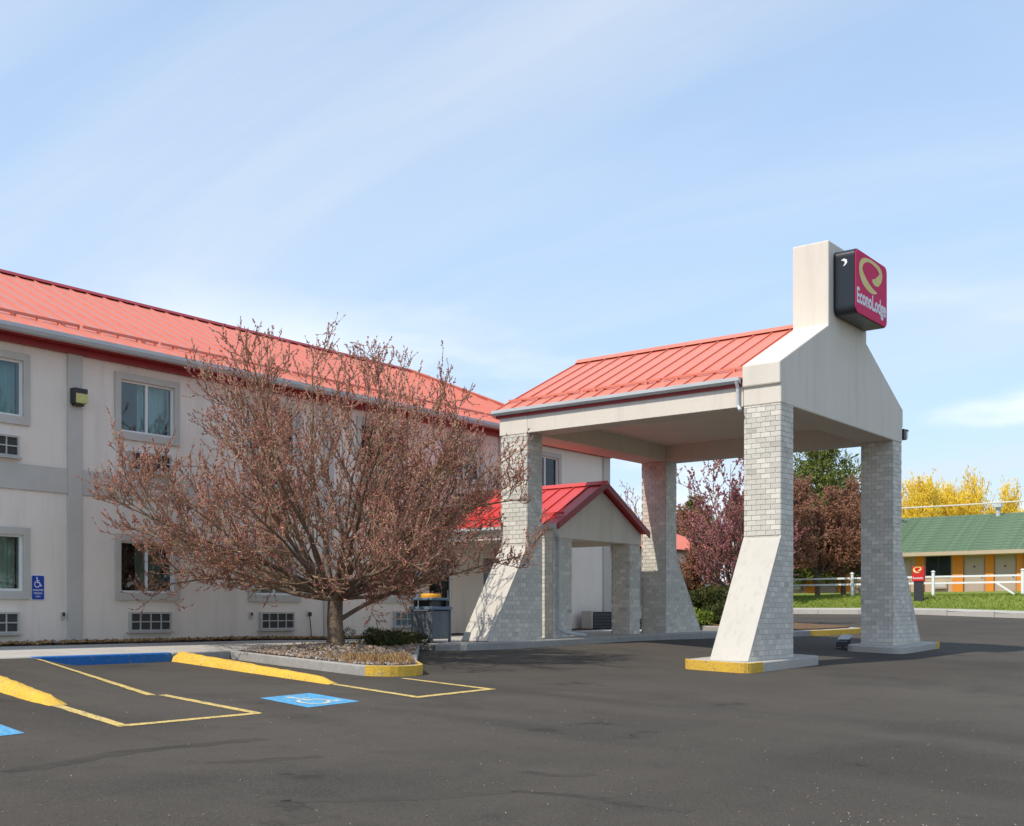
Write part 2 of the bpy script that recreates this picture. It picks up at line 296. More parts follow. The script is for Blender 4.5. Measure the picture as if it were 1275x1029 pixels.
# cracks sealed with tar and old wheel marks
from math import sin
def wob(pts, k, amp):
    out = []
    for (a, b) in zip(pts[:-1], pts[1:]):
        for i in range(k):
            t = i/k; out.append((a[0]+(b[0]-a[0])*t+random.uniform(-amp, amp), a[1]+(b[1]-a[1])*t+random.uniform(-amp, amp)))
    return out + [pts[-1]]
CAM = (1426., 637.5, 763.)
def onG(x, y):                                               # where a line of sight meets the lot
    a = (x-CAM[1])/CAM[0]; du, dn, dz = .789+.615*a, .615-.789*a, (CAM[2]-y)/CAM[0]; t = 2
    while 1.49+t*dz > G(t*du, t*dn) and t < 80: t += .03
    return (t*du, t*dn)
for pts, wd in [([(0,962),(60,955),(150,938),(230,930),(330,920)], .10), ([(255,951),(330,948),(400,942)], .07), ([(350,998),(420,997),(500,996),(560,992),(640,985)], .07), ([(350,998),(375,1010),(380,1022),(330,1028)], .08),
                ([(770,919),(795,917),(808,910)], .10), ([(655,962),(700,967),(740,964)], .06), ([(640,985),(720,992),(790,1000),(860,1012)], .06)]:
    struct(strip('tar_seam', wob([onG(*p) for p in pts], 6, .02), wd*2.0, M['tar'], lift=.0012, jit=.3))
# painted wheelchair squares
def patch(name, quad, m, lift, parent=None, k=8):
    v = []; a, b, c_, d = [Vector(q) for q in quad]
    for j in range(k+1):
        for i in range(k+1):
            s, t = i/k, j/k; p = a*(1-s)*(1-t)+b*s*(1-t)+c_*s*t+d*(1-s)*t; v.append((p.x, p.y, G(p.x, p.y)+lift))
    f = [(j*(k+1)+i, j*(k+1)+i+1, (j+1)*(k+1)+i+1, (j+1)*(k+1)+i) for j in range(k) for i in range(k)]
    if (Vector(v[1])-Vector(v[0])).cross(Vector(v[k+1])-Vector(v[0])).z < 0: f = [x[::-1] for x in f]
    return raw(name, v, f, m, parent)
def wheelchair(fm, add):                                     # the symbol in a unit square, drawn with round strokes; fm maps (x,y) to the square
    def stroke(pts, wd):
        L = [Vector(p) for p in pts]
        for a, b in zip(L[:-1], L[1:]):
            d = (b-a); d.normalize(); nx = Vector((-d.y, d.x))*wd/2
            add([fm(a-nx-d*wd*.3), fm(b-nx+d*wd*.3), fm(b+nx+d*wd*.3), fm(a+nx-d*wd*.3)])
    add([fm(Vector((.40+.075*math.cos(t), .88+.075*math.sin(t)))) for t in [2*math.pi*i/12 for i in range(12)]])
    stroke([(.41,.78),(.44,.48),(.66,.46),(.80,.17),(.88,.21)], .095); stroke([(.43,.64),(.62,.64)], .07)
    arc = [(.42+.255*math.cos(R(t)), .32+.255*math.sin(R(t))) for t in range(115, 341, 15)]
    stroke(arc, .075)
def ground_symbol(quad):
    sq = struct(patch('accessible_bay_marking', quad, M['hc_blue'], .004))
    a, b, c_, d = [Vector(q) for q in quad]; m = MB()
    def fm(p):
        s, t = .08+p.x*.84, .08+p.y*.84; q = a*(1-s)*(1-t)+b*s*(1-t)+c_*s*t+d*(1-s)*t; return (q.x, q.y, G(q.x, q.y)+.0055)
    k = [0]
    def add(ps):
        k[0] += 1; ps = [(x, y, z+.00015*k[0]) for x, y, z in ps]
        n_ = (Vector(ps[1])-Vector(ps[0])).cross(Vector(ps[2])-Vector(ps[0])).z
        m.add(ps, [tuple(range(len(ps)))] if n_ > 0 else [tuple(range(len(ps)))[::-1]])
    wheelchair(fm, add); m.build('wheelchair_symbol', M['hc_mark'], sq)
ground_symbol([(9.24,10.27),(10.24,10.42),(10.46,11.6),(9.5,11.47)])
ground_symbol([(4.55,10.02),(5.66,10.2),(5.9,11.35),(4.8,11.2)])

# kerbs and walks; walk top follows the kerb
def zw(u, n):                                                # top of the walk by the motel
    k = sstep((u-16.5)/3)
    left = .765 + (n-KN)/(19.9-KN)*.115 if n < 19.9 else .88
    right = .85 + .012*(max(u, 20)-21)
    return left*(1-k) + right*k
def walk_piece(name, poly, m, parent=None, drop=.4, bevel=.02, lift=0):
    mb = MB(); mb.prism([(x, y, zw(x, y)-drop) for x, y in poly], [(x, y, zw(x, y)+lift) for x, y in poly])
    return mb.build(name, m, parent, bevel=bevel)
walk = struct(walk_piece('sidewalk', [(-2,KN+.2),(13.75,KN+.2),(13.75,19.9),(-2,19.9)], M['mulch'], lift=-.03))
for i in range(11):
    a = -2 + i*1.432
    walk_piece('pavement_slab', [(a+.006,KN+.16),(a+1.426,KN+.16),(a+1.426,19.88),(a+.006,19.88)], M['concrete'], walk, drop=.1, bevel=.008)
for i in range(3):
    a = 13.76 + i*1.6
    walk_piece('pavement_slab', [(a+.006,KN+.16),(a+1.594,KN+.16),(a+1.594,19.88),(a+.006,19.88)], M['concrete'], walk, drop=.1, bevel=.008)
kb = struct(walk_piece('kerb', [(-2,KN),(9.85,KN),(9.85,KN+.15),(-2,KN+.15)], M['kerb']))
struct(walk_piece('kerb', [(9.86,KN),(12.5,KN),(12.5,KN+.15),(9.86,KN+.15)], M['blue'], lift=.003))
struct(walk_piece('kerb', [(12.51,KN),(13.8,KN),(13.8,KN+.15),(12.51,KN+.15)], M['kerb']))
# raised forecourt under the portico and the back pillars
fore = [(18.35,16.35),(18.9,16.0),(20.0,15.75),(23.0,15.68),(25.5,15.62),(27.6,15.5),(29.2,15.35),(30.0,15.6),(30.3,16.6),(30.6,19.9),(18.6,19.9),(18.5,17.6)]
struct(walk_piece('entrance_forecourt', fore, M['concrete'], drop=.55, bevel=.03))
struct(walk_piece('entrance_kerb', [(18.30,16.36),(18.88,15.95),(20.0,15.70),(23.0,15.63),(25.5,15.57),(27.6,15.45),(29.25,15.29),(29.3,15.5),(27.6,15.65),(25.5,15.77),(23.0,15.83),(20.0,15.9),(18.95,16.13),(18.42,16.5)], M['kerb'], drop=.6, bevel=.03, lift=.006))
# planted strip along the wall
mb = MB()
v, f = grid(ar(-2, 32, .17), [19.92,20.1,20.3,20.5,20.8], lambda u, n: zw(u, 19.9)+.01+.035*random.random())
struct(raw('wall_bed', v, f, M['mulch']))
# yellow asphalt ridges beside the accessible bays
def berm(path, w0, w1, h0, h1):
    m = MB(); k = 26; rows = []
    for i in range(k+1):
        t = i/k; x = path[0][0]+(path[1][0]-path[0][0])*t; y = path[0][1]+(path[1][1]-path[0][1])*t
        d = Vector((path[1][0]-path[0][0], path[1][1]-path[0][1])).normalized(); nx = Vector((-d.y, d.x))
        wd = w0+(w1-w0)*t; h = (h0+(h1-h0)*t)*(min(1, (k-i)/2.2+.12))
        row = []
        for j in range(9):
            s = -1+j/4; hh = h*max(0, 1-abs(s)**2.6)
            X = x+nx.x*s*wd/2+random.uniform(-.012,.012); Y = y+nx.y*s*wd/2+random.uniform(-.012,.012)
            row.append((X, Y, g0(X, Y)+hh*random.uniform(.92,1.06)-(.02 if abs(s) == 1 else 0)))
        rows.append(row)
    v = [p for r_ in rows for p in r_]; f = [(i*9+j, i*9+j+1, (i+1)*9+j+1, (i+1)*9+j) for i in range(k) for j in range(8)]
    a, b, c_ = (Vector(v[q]) for q in f[0][:3])
    if (b-a).cross(c_-a).z < 0: f = [x[::-1] for x in f]
    return raw('asphalt_berm', v, f, M['yellow'], smooth=True)
struct(berm([(12.68,17.46),(11.66,12.4)], .42, .2, .17, .09))
struct(berm([(8.25,17.46),(7.16,12.15)], .62, .26, .30, .07))

# traffic islands
def island(name, outline, h, m, ycut=None, top=None):
    root = None; mb = MB()
    z = lambda x, y: g0(x, y)
    mb.prism([(x, y, z(x, y)-.2) for x, y in outline], [(x, y, z(x, y)+h) for x, y in outline])
    return struct(mb.build(name, m, bevel=.025))
def rounded(x0, x1, y0, y1, r, k=5):
    P = []
    for cx_, cy_, a in ((x1-r, y0+r, -90), (x1-r, y1-r, 0), (x0+r, y1-r, 90), (x0+r, y0+r, 180)):
        P += [(cx_+r*math.cos(R(a+90*i/k)), cy_+r*math.sin(R(a+90*i/k))) for i in range(k+1)]
    return P
def clip_x(poly, x, keep_less):
    out = []
    for a, b in zip(poly, poly[1:]+poly[:1]):
        ia = (a[0] <= x) == keep_less; ib = (b[0] <= x) == keep_less
        if ia: out.append(a)
        if ia != ib:
            t = (x-a[0])/(b[0]-a[0]); out.append((x, a[1]+(b[1]-a[1])*t))
    return out
def shrink(poly, d):
    cx_ = sum(p[0] for p in poly)/len(poly); cy_ = sum(p[1] for p in poly)/len(poly); out = []
    for x, y in poly:
        v_ = Vector((x-cx_, y-cy_)); L = v_.length; v_ *= (L-d)/L; out.append((cx_+v_.x, cy_+v_.y))
    return out
near_isl = rounded(19.33, 22.72, 9.55, 10.95, .22)
island('traffic_island', near_isl, .185, M['concrete'])
def kerb_band(poly, name, m, h0, h1, off=.006, parent=None):        # a painted skin on the kerb face
    mb = MB()
    for a, b in zip(poly[:-1], poly[1:]):
        d = Vector((b[0]-a[0], b[1]-a[1])).normalized(); nx = Vector((d.y, -d.x))*off
        mb.add([(a[0]+nx.x, a[1]+nx.y, g0(*a)+h0), (b[0]+nx.x, b[1]+nx.y, g0(*b)+h0), (b[0]+nx.x, b[1]+nx.y, g0(*b)+h1), (a[0]+nx.x, a[1]+nx.y, g0(*a)+h1)], [(0,1,2,3)])
        mb.add([(a[0]+nx.x, a[1]+nx.y, g0(*a)+h1), (b[0]+nx.x, b[1]+nx.y, g0(*b)+h1), (b[0]-nx.x*8, b[1]-nx.y*8, g0(*b)+h1+.004), (a[0]-nx.x*8, a[1]-nx.y*8, g0(*a)+h1+.004)], [(0,1,2,3)])
    return struct(mb.build(name, m, parent))
i0 = [(x, y) for x, y in near_isl]
order = [(19.33,10.9)]
left = [p for p in near_isl if p[0] < 19.6]
P = [(20.0,10.95)] + [(19.55-.22*math.sin(R(a)), 10.73+.22*math.cos(R(a))) for a in (0,18,36,54,72)] + [(19.33,10.73),(19.33,10.3),(19.33,9.9)] + [(19.33+.22-.22*math.cos(R(a)), 9.77-.22*math.sin(R(a))) for a in (0,18,36,54,72,90)] + [(19.95,9.55)]
kerb_band(P, 'painted_kerb', M['yellow'], -.02, .186)
right_isl = rounded(26.95, 29.95, 9.36, 10.75, .25)
island('traffic_island', right_isl, .16, M['concrete'])
P = [(29.5,9.36),(29.7,9.36)] + [(29.7+.25*math.sin(R(a)), 9.61-.25*math.cos(R(a))) for a in (18,36,54,72,90)] + [(29.95,10.0),(29.95,10.5)]
kerb_band(P, 'painted_kerb', M['yellow'], -.02, .161)
# planting bed beyond the canopy
far_bed = [(31.5,14.15),(33.0,13.62),(34.6,13.36),(35.2,13.5),(35.5,14.0),(36.4,17),(38,26),(33.6,26),(32.6,18)]
island('planting_bed_kerb', far_bed, .16, M['kerb'])
mb = MB(); fb = shrink(far_bed, .35); mb.prism([(x, y, g0(x, y)+.05) for x, y in fb], [(x, y, g0(x, y)+.2) for x, y in fb]); struct(mb.build('planting_bed', M['soil']))
kerb_band([(32.2,13.9),(33.0,13.62),(34.6,13.36),(35.2,13.5),(35.5,14.0),(35.7,14.7)], 'painted_kerb', M['yellow'], -.02, .161)
# tree bed
nose = [(13.78+.66*math.cos(R(a)), 13.46+.64*math.sin(R(a))) for a in range(186, 331, 12)]
bed = nose + [(14.75,13.6),(16.5,15.2),(18.25,16.75),(18.4,17.55),(13.82,17.58),(13.55,16.2)]
mb = MB(); mb.prism([(x, y, g0(x, y)-.2) for x, y in bed], [(x, y, g0(x, y)+.165) for x, y in bed]); struct(mb.build('tree_bed_kerb', M['kerb'], bevel=.02))
kerb_band(nose[1:]+[(14.75,13.6)], 'painted_kerb', M['yellow'], -.02, .168)
ib = shrink(bed, .2)
def inpoly(x, y, poly):
    c_ = False
    for (x0, y0), (x1, y1) in zip(poly, poly[1:]+poly[:1]):
        if (y0 > y) != (y1 > y) and x < (x1-x0)*(y-y0)/(y1-y0)+x0: c_ = not c_
    return c_
TB = (15.5, 16.45)
def bedz(x, y): return g0(x, y)+.175+.10*math.exp(-((x-TB[0])**2+(y-TB[1])**2)/1.1)
mb = MB(); cxm = sum(p[0] for p in ib)/len(ib); cym = sum(p[1] for p in ib)/len(ib)
rings = 9; V = []; n_ = len(ib)
for r_ in range(rings+1):
    for x, y in ib:
        X = TB[0]+(x-TB[0])*r_/rings*.999+.0001; Y = TB[1]+(y-TB[1])*r_/rings; V.append((X, Y, bedz(X, Y)+random.uniform(-.012,.012)))
F_ = [(r_*n_+i, (r_+1)*n_+i, (r_+1)*n_+(i+1) % n_, r_*n_+(i+1) % n_) for r_ in range(rings) for i in range(n_)]
o = raw('tree_bed', V, F_, M['soil']); struct(o)
# pebbles and fallen leaves: too many to count
def octa(P, D, L, W_, H=None):                               # elongated octahedra at P along D
    P = np.asarray(P, float); D = np.asarray(D, float); D /= np.linalg.norm(D, axis=1)[:, None]+1e-9
    A = np.cross(D, rng.normal(size=D.shape)); A /= np.linalg.norm(A, axis=1)[:, None]+1e-9; B = np.cross(D, A)
    L = np.broadcast_to(np.asarray(L, float), (len(P),))[:, None]; W_ = np.broadcast_to(np.asarray(W_, float), (len(P),))[:, None]
    V = np.stack([P-D*L*.35, P+A*W_, P+B*W_, P-A*W_, P-B*W_, P+D*L*.65], 1).reshape(-1, 3)
    f = np.array([(0,2,1),(0,3,2),(0,4,3),(0,1,4),(5,1,2),(5,2,3),(5,3,4),(5,4,1)])
    F_ = (f[None]+(np.arange(len(P))*6)[:, None, None]).reshape(-1, 3)
    return V, F_
def cards(P, L, W_, D=None):                                 # loose leaf-shaped faces, bent along the middle
    n = len(P); P = np.asarray(P, float)
    D = rng.normal(size=(n, 3)) if D is None else np.asarray(D, float)
    D = D/(np.linalg.norm(D, axis=1)[:, None]+1e-9)
    A = np.cross(D, rng.normal(size=(n, 3))); A /= np.linalg.norm(A, axis=1)[:, None]+1e-9
    L = (L*rng.uniform(.6, 1.3, n))[:, None]; W_ = (W_*rng.uniform(.6, 1.3, n))[:, None]
    V = np.stack([P-D*L/2, P+A*W_/2, P+D*L/2, P-A*W_/2], 1).reshape(-1, 3)
    F_ = (np.arange(n)*4)[:, None]+np.array([[0,1,2,3]])
    return V, F_
pts = []
while len(pts) < 2600:
    x = random.uniform(13.1, 18.4); y = random.uniform(12.8, 17.6)
    if inpoly(x, y, ib): pts.append((x, y, bedz(x, y)+.005))
P = np.array(pts); D = rng.normal(size=P.shape); D[:, 2] *= .25
V, F_ = octa(P, D, rng.uniform(.04, .10, len(P)), rng.uniform(.018, .04, len(P)))
tag(raw('pebbles', V, F_, M['stone']), 'mixed brown and grey pebbles covering the bed under the bare tree', 'pebbles', kind='stuff')
pts = []
while len(pts) < 1000:
    x = random.uniform(13.1, 18.4); y = random.uniform(12.8, 17.6)
    if inpoly(x, y, ib) and random.random() < (.95 if y < 14.3 else .35) : pts.append((x, y, bedz(x, y)+random.uniform(.01, .06)))
V, F_ = cards(np.array(pts), .065, .025)
tag(raw('fallen_leaves', V, F_, M['leaf_dry']), 'dry orange leaves and grass litter over the pebbles of the tree bed', 'leaf litter', kind='stuff')
pts = []
while len(pts) < 900:
    x = random.gauss(14.0, .55); y = random.gauss(13.7, .5)
    if inpoly(x, y, ib): pts.append((x, y, bedz(x, y)+.06))
P = np.array(pts); D = rng.normal(size=P.shape)*.35; D[:, 2] = 1; V, F_ = cards(P, .15, .014, D)
tag(raw('dry_grass', V, F_, M['leaf_dry']), 'tuft of dry tan grass at the painted nose of the tree bed', 'dry grass', kind='stuff')
pts = []
for _ in range(330):
    t_ = 5.2+9*random.random()**1.7; a_ = random.uniform(-.46, .46); x = (.789+.615*a_)*t_; y = (.615-.789*a_)*t_
    pts.append((x, y, G(x, y)+.005))
for _ in range(260):
    t_ = random.gauss(6.6, .7); a_ = random.gauss(.36, .07); x = (.789+.615*a_)*t_; y = (.615-.789*a_)*t_; pts.append((x, y, G(x, y)+.005))
P = np.array(pts); D = rng.normal(size=P.shape); D[:, 2] *= .3; V, F_ = octa(P, D, rng.uniform(.008, .019, len(P)), rng.uniform(.004, .008, len(P)))
tag(raw('grit', V, F_, M['stone']), 'loose pale grit scattered over the parking lot', 'grit', kind='stuff')
pts = [(random.uniform(8, 22), random.uniform(19.95, 20.7), 0) for _ in range(1800)]; pts = [(x, y, zw(x, 19.9)+random.uniform(.03, .07)) for x, y, _ in pts]
V, F_ = cards(np.array(pts), .08, .05)
tag(raw('bark_chips', V, F_, M['leaf_dry']), 'brown bark chips along the foot of the motel wall', 'bark chips', kind='stuff')

# ------------------------------------------------------------------ roof panels
def seam_panel(root, p0, p1, p2, p3, m, name='roof_panel', rib=True):
    """one standing-seam pan: p0,p1 at the eave, p2,p3 at the ridge, raised rib along p0-p3"""
    mb = MB(); p0, p1, p2, p3 = (Vector(p) for p in (p0, p1, p2, p3))
    mb.slab(p0, p1, p2, p3, .03)
    if rib:
        d = (p1-p0).normalized(); nn = (p1-p0).cross(p3-p0)
        if nn.length < 1e-6: nn = (p1-p0).cross(p2-p0)
        nn.normalize(); a = d*.013
        mb.prism([p0-a-nn*.01, p0+a-nn*.01, p3+a-nn*.01, p3-a-nn*.01], [p0-a+nn*.03, p0+a+nn*.03, p3+a+nn*.03, p3-a+nn*.03])
    return mb.build(name, m, root)

# ------------------------------------------------------------------ the motel
N0 = 20.75; UE = 31.78
motel = thing('motel_building', (19, N0, .75), 'long two-storey beige stucco motel with a red metal roof', 'building')
WC_UP = [3.96, 7.38, 10.82, 14.21, 17.63, 21.05, 24.47, 28.30]
WC_LO = [3.96, 7.38, 10.82, 14.21, 17.63, 21.92]
WW = .645
holes = [(c-WW, c+WW, 5.21, 6.28) for c in WC_UP] + [(c-WW, c+WW, 1.90, 2.97) for c in WC_LO] + [(22.96, 23.92, .90, 3.0), (25.3, 27.1, .90, 3.05)]
def wall_holes(x0, x1, z0, z1, y0, y1, holes):
    xs = sorted({x0, x1, *[h[0] for h in holes], *[h[1] for h in holes]}); zs = sorted({z0, z1, *[h[2] for h in holes], *[h[3] for h in holes]})
    V = {}; mb = MB()
    def vid(x, y, z):
        k = (x, y, z)
        if k not in V: V[k] = len(mb.v); mb.v.append(k)
        return V[k]
    inh = lambda a, b: any(h[0]-1e-6 <= a and b[0] <= h[1]+1e-6 and h[2]-1e-6 <= b[1] and b[2] <= h[3]+1e-6 for h in holes)
    for xa, xb in zip(xs[:-1], xs[1:]):
        for za, zb in zip(zs[:-1], zs[1:]):
            if any(h[0]-1e-6 <= xa and xb <= h[1]+1e-6 and h[2]-1e-6 <= za and zb <= h[3]+1e-6 for h in holes): continue
            mb.f.append((vid(xa,y0,za), vid(xb,y0,za), vid(xb,y0,zb), vid(xa,y0,zb)))
            mb.f.append((vid(xa,y1,za), vid(xa,y1,zb), vid(xb,y1,zb), vid(xb,y1,za)))
    for a, b, c_, d in holes:
        mb.f += [(vid(a,y0,c_), vid(a,y0,d), vid(a,y1,d), vid(a,y1,c_)), (vid(b,y0,c_), vid(b,y1,c_), vid(b,y1,d), vid(b,y0,d)),
                 (vid(a,y0,d), vid(b,y0,d), vid(b,y1,d), vid(a,y1,d)), (vid(a,y0,c_), vid(a,y1,c_), vid(b,y1,c_), vid(b,y0,c_))]
    return mb
mb = wall_holes(0, UE, .6, 6.80, N0, N0+.22, holes); mb.build('front_wall', M['stucco'], motel)
mb = MB(); mb.box(UE-.22, UE, N0+.22, 30.0, .6, 6.80); mb.build('end_wall', M['stucco'], motel)
mb = MB(); mb.box(0, UE-.22, 29.8, 30.0, .6, 6.80); mb.build('back_wall', M['stucco'], motel)
mb = MB(); mb.box(0, .22, N0+.22, 29.8, .6, 6.80); mb.build('end_wall', M['stucco'], motel)
for a, b in ((5.56,5.87), (12.38,12.69), (19.15,19.46), (25.98,26.29), (UE-.33,UE+.05)):
    mb = MB(); mb.box(a, b, N0-.055, N0-.002, .86, 6.60); mb.build('pilaster', M['trim'], motel, bevel=.006)
bands = [(.0,5.56),(5.87,12.38),(12.69,19.15),(19.46,25.98),(26.29,UE-.33)]
for a, b in bands:
    mb = MB(); mb.box(a, b, N0-.032, N0-.002, 3.83, 4.32); mb.build('storey_band', M['trim'], motel, bevel=.005)
def curtain_mesh(x0, x1, z0, z1, y):
    mb = MB(); k = max(8, int((x1-x0)/.016)); V = []
    for i in range(k+1):
        x = x0+(x1-x0)*i/k; yy = y+.035*sin(i*.62)+.012*sin(i*.23)
        V += [(x, yy, z0), (x, yy, z1)]
    mb.add(V, [(2*i, 2*i+2, 2*i+3, 2*i+1) for i in range(k)]); return mb
def window(root, c, z0, z1, wd, y, style, trim=True, y_in=.22):
    """sliding window: frame part with trim, two panes, curtain and dark room as pieces"""
    x0, x1 = c-wd, c+wd; fr = MB(); t = .045; yf0, yf1 = y+.03, y+.09
    fr.box(x0, x1, yf0, yf1, z0, z0+t); fr.box(x0, x1, yf0, yf1, z1-t, z1); fr.box(x0, x0+t, yf0, yf1, z0+t, z1-t); fr.box(x1-t, x1, yf0, yf1, z0+t, z1-t); fr.box(c-.028, c+.028, yf0-.004, yf1, z0+t, z1-t)
    o = fr.build('window', M['white'], root)
    if trim:
        g_ = .135; tm = MB(); a, b = y-.045, y-.002
        tm.box(x0-g_, x1+g_, a, b, z0-g_-.02, z0); tm.box(x0-g_, x1+g_, a, b, z1, z1+g_); tm.box(x0-g_, x0, a, b, z0, z1); tm.box(x1, x1+g_, a, b, z0, z1)
        tm.build('window_surround', M['trim'], o)
    for xa, xb in ((x0+t, c-.028), (c+.028, x1-t)):
        p = MB(); p.box(xa, xb, y+.058, y+.064, z0+t, z1-t); p.build('pane', M['glass'], o)
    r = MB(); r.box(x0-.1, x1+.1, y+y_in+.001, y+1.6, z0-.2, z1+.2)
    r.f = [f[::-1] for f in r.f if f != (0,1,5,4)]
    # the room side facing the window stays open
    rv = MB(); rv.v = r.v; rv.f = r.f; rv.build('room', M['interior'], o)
    cm = M['curtain'] if style in (0, 2) else M['curtain_sage']
    if style in (0, 1): curtain_mesh(x0, x1, z0-.05, z1+.05, y+.30).build('curtain', cm, o)
    elif style == 2: curtain_mesh(c-.05, x1, z0-.05, z1+.05, y+.30).build('curtain', cm, o); curtain_mesh(x0, c-.1, z0-.05, z1+.05, y+.75).build('curtain', cm, o)
    elif style == 3: curtain_mesh(x0, x0+.28, z0-.05, z1+.05, y+.30).build('curtain', cm, o); curtain_mesh(x1-.42, x1, z0-.05, z1+.05, y+.30).build('curtain', cm, o)
    elif style == 4: curtain_mesh(c, x1, z0-.05, z1+.05, y+.45).build('curtain', cm, o)
    return o
for c, st in zip(WC_UP, (0,0,0,2,3,2,4,2)): window(motel, c, 5.21, 6.28, WW, N0, st)
for c, st in zip(WC_LO, (1,1,1,4,3,1)): window(motel, c, 1.90, 2.97, WW, N0, st)
def ac_unit(root, c, z0, z1, y, wd=.5, cols=4, dm=None):
    fr = MB(); d = y-.09; t = .035
    fr.box(c-wd, c+wd, d, y-.002, z1-t, z1); fr.box(c-wd, c+wd, d, y-.002, z0, z0+t); fr.box(c-wd, c-wd+t, d, y-.002, z0+t, z1-t); fr.box(c+wd-t, c+wd, d, y-.002, z0+t, z1-t)
    fr.box(c-wd-.05, c+wd+.05, d-.02, y-.002, z0-.035, z0-.003)
    o = fr.build('air_conditioner', M['ac_frame'], root)
    b = MB(); b.box(c-wd+t, c+wd-t, y-.05, y-.004, z0+t, z1-t); b.build('louver_core', dm or M['ac_dark'], o)
    for i in range(1, cols):
        x = c-wd+2*wd*i/cols; s = MB(); s.box(x-.012, x+.012, d+.012, y-.052, z0+t, z1-t); s.build('grille_bar', M['ac_frame'], o)
    zc = (z0+z1)/2; s = MB(); s.box(c-wd+t, c+wd-t, d+.006, d+.02, zc-.012, zc+.012); s.build('grille_bar', M['ac_frame'], o)
    for k in range(1, 8):
        if k == 4: continue
        zz_ = z0+t+(z1-z0-2*t)*k/8; s = MB(); s.box(c-wd+t, c+wd-t, y-.062, y-.052, zz_-.004, zz_+.004); s.build('louver', M['dark'], o)
    return o
M['ac_teal'] = mat('louver_teal', (.16,.27,.30), .5, .4, noise=[(4,.4,.7,(.22,.33,.38),.8)])
for c in WC_UP[:-1]: ac_unit(motel, c+.04, 4.43, 4.83, N0)
for c in WC_LO[:-1]: ac_unit(motel, c+.04, 1.10, 1.50, N0)
ac_unit(motel, 22.05, 1.12, 1.52, N0, wd=.47, dm=M['ac_teal'])
for c in (12.28, 16.92):
    b = MB(); b.box(c-.035, c+.035, N0-.05, N0-.002, 1.36, 1.50); o = b.build('outlet_box', M['ac_frame'], motel); b = MB(); b.box(c-.02, c+.03, N0-.062, N0-.052, 1.42, 1.49); b.build('outlet_cover', M['dark'], o)
b = MB(); b.tube((18.72, N0-.06, .9), (18.66, N0-.06, 1.42), .012); b.box(18.63, 18.70, N0-.09, N0-.04, 1.40, 1.50); b.build('hose_bib', M['dark'], motel)
def door(root, x0, x1, z0, z1, y, leaves):
    fr = MB(); t = .06; fr.box(x0, x1, y+.02, y+.12, z1-t, z1); fr.box(x0, x0+t, y+.02, y+.12, z0, z1-t); fr.box(x1-t, x1, y+.02, y+.12, z0, z1-t); fr.box(x0+t, x1-t, y+.02, y+.12, z0, z0+.05)
    o = fr.build('door', M['white'] if leaves == 1 else M['dark'], root)
    wdt = (x1-x0-2*t)/leaves
    for i in range(leaves):
        a = x0+t+i*wdt; p = MB(); p.box(a+.04, a+wdt-.04, y+.066, y+.072, z0+.12, z1-t-.06); p.build('pane', M['glass'], o)
        q = MB(); q.box(a+.004, a+.04, y+.05, y+.09, z0+.05, z1-t); q.box(a+wdt-.04, a+wdt-.004, y+.05, y+.09, z0+.05, z1-t); q.box(a+.04, a+wdt-.04, y+.05, y+.09, z0+.052, z0+.12); q.box(a+.04, a+wdt-.04, y+.05, y+.09, z1-t-.06, z1-t-.002); lf = q.build('door_leaf', M['dark'], o)
        h = MB(); h.tube((a+wdt-.09, y+.02, z0+.9), (a+wdt-.09, y+.02, z0+1.2), .015); h.box(a+wdt-.1, a+wdt-.08, y+.02, y+.05, z0+.93, z0+.95); h.box(a+wdt-.1, a+wdt-.08, y+.02, y+.05, z0+1.15, z0+1.17); h.build('handle', M['steel'], o)
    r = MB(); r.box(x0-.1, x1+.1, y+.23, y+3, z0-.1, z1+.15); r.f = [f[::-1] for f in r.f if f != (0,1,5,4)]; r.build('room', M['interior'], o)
door(motel, 22.96, 23.92, .90, 3.0, N0, 1); door(motel, 25.3, 27.1, .90, 3.05, N0, 2)
# roof: front slope in standing-seam panels, hip at the far end
EN, EZ, RN, RZ = 20.30, 6.80, 25.4, 9.29; EU = 32.25; RU = 27.15; SL = (RZ-EZ)/(RN-EN)
roof = MB(); roof.slab((-.4,EN+.02,EZ-.06),(EU-.02,EN+.02,EZ-.06),(RU,RN,RZ-.06),(-.4,RN,RZ-.06), .05); roof = roof.build('roof', M['roof'], motel)
pw = .45
def hipn(u): return RN if u <= RU else EN+(EU-u)*(RN-EN)/(EU-RU)
u = EU-72*pw
while u < EU-.05:
    a, b = u, min(u+pw, EU); na, nb = hipn(a), hipn(b)
    if a < RU < b: b = RU; nb = RN
    seam_panel(roof, (a,EN,EZ), (b,EN,EZ), (b,nb,EZ+(nb-EN)*SL), (a,na,EZ+(na-EN)*SL), M['roof']); u = b
BN = 2*RN-EN
for i in range(24):                                          # hip end and rear slope
    a = EN+(BN-EN)*i/24; b = EN+(BN-EN)*(i+1)/24; f_ = lambda n: EU-min(n-EN, BN-n)
    seam_panel(roof, (EU,a,EZ), (EU,b,EZ), (f_(b),b,EZ+min(b-EN, BN-b)*SL), (f_(a),a,EZ+min(a-EN, BN-a)*SL), M['roof'])
mb = MB(); mb.slab((EU,BN,EZ),(-.4,BN,EZ),(-.4,RN,RZ),(RU,RN,RZ), .05); mb.build('rear_slope', M['roof'], roof)
mb = MB(); mb.prism([(-.4,RN-.14,RZ-.02),(RU+.1,RN-.14,RZ-.02),(RU+.1,RN+.14,RZ-.02),(-.4,RN+.14,RZ-.02)], [(-.4,RN-.03,RZ+.075),(RU+.05,RN-.03,RZ+.075),(RU+.05,RN+.03,RZ+.075),(-.4,RN+.03,RZ+.075)]); mb.build('ridge_cap', M['red'], roof)
mb = MB(); mb.tube((RU,RN,RZ+.04), (EU,EN,EZ+.04), .06, k=6); mb.build('hip_cap', M['roof'], roof)
u = .0
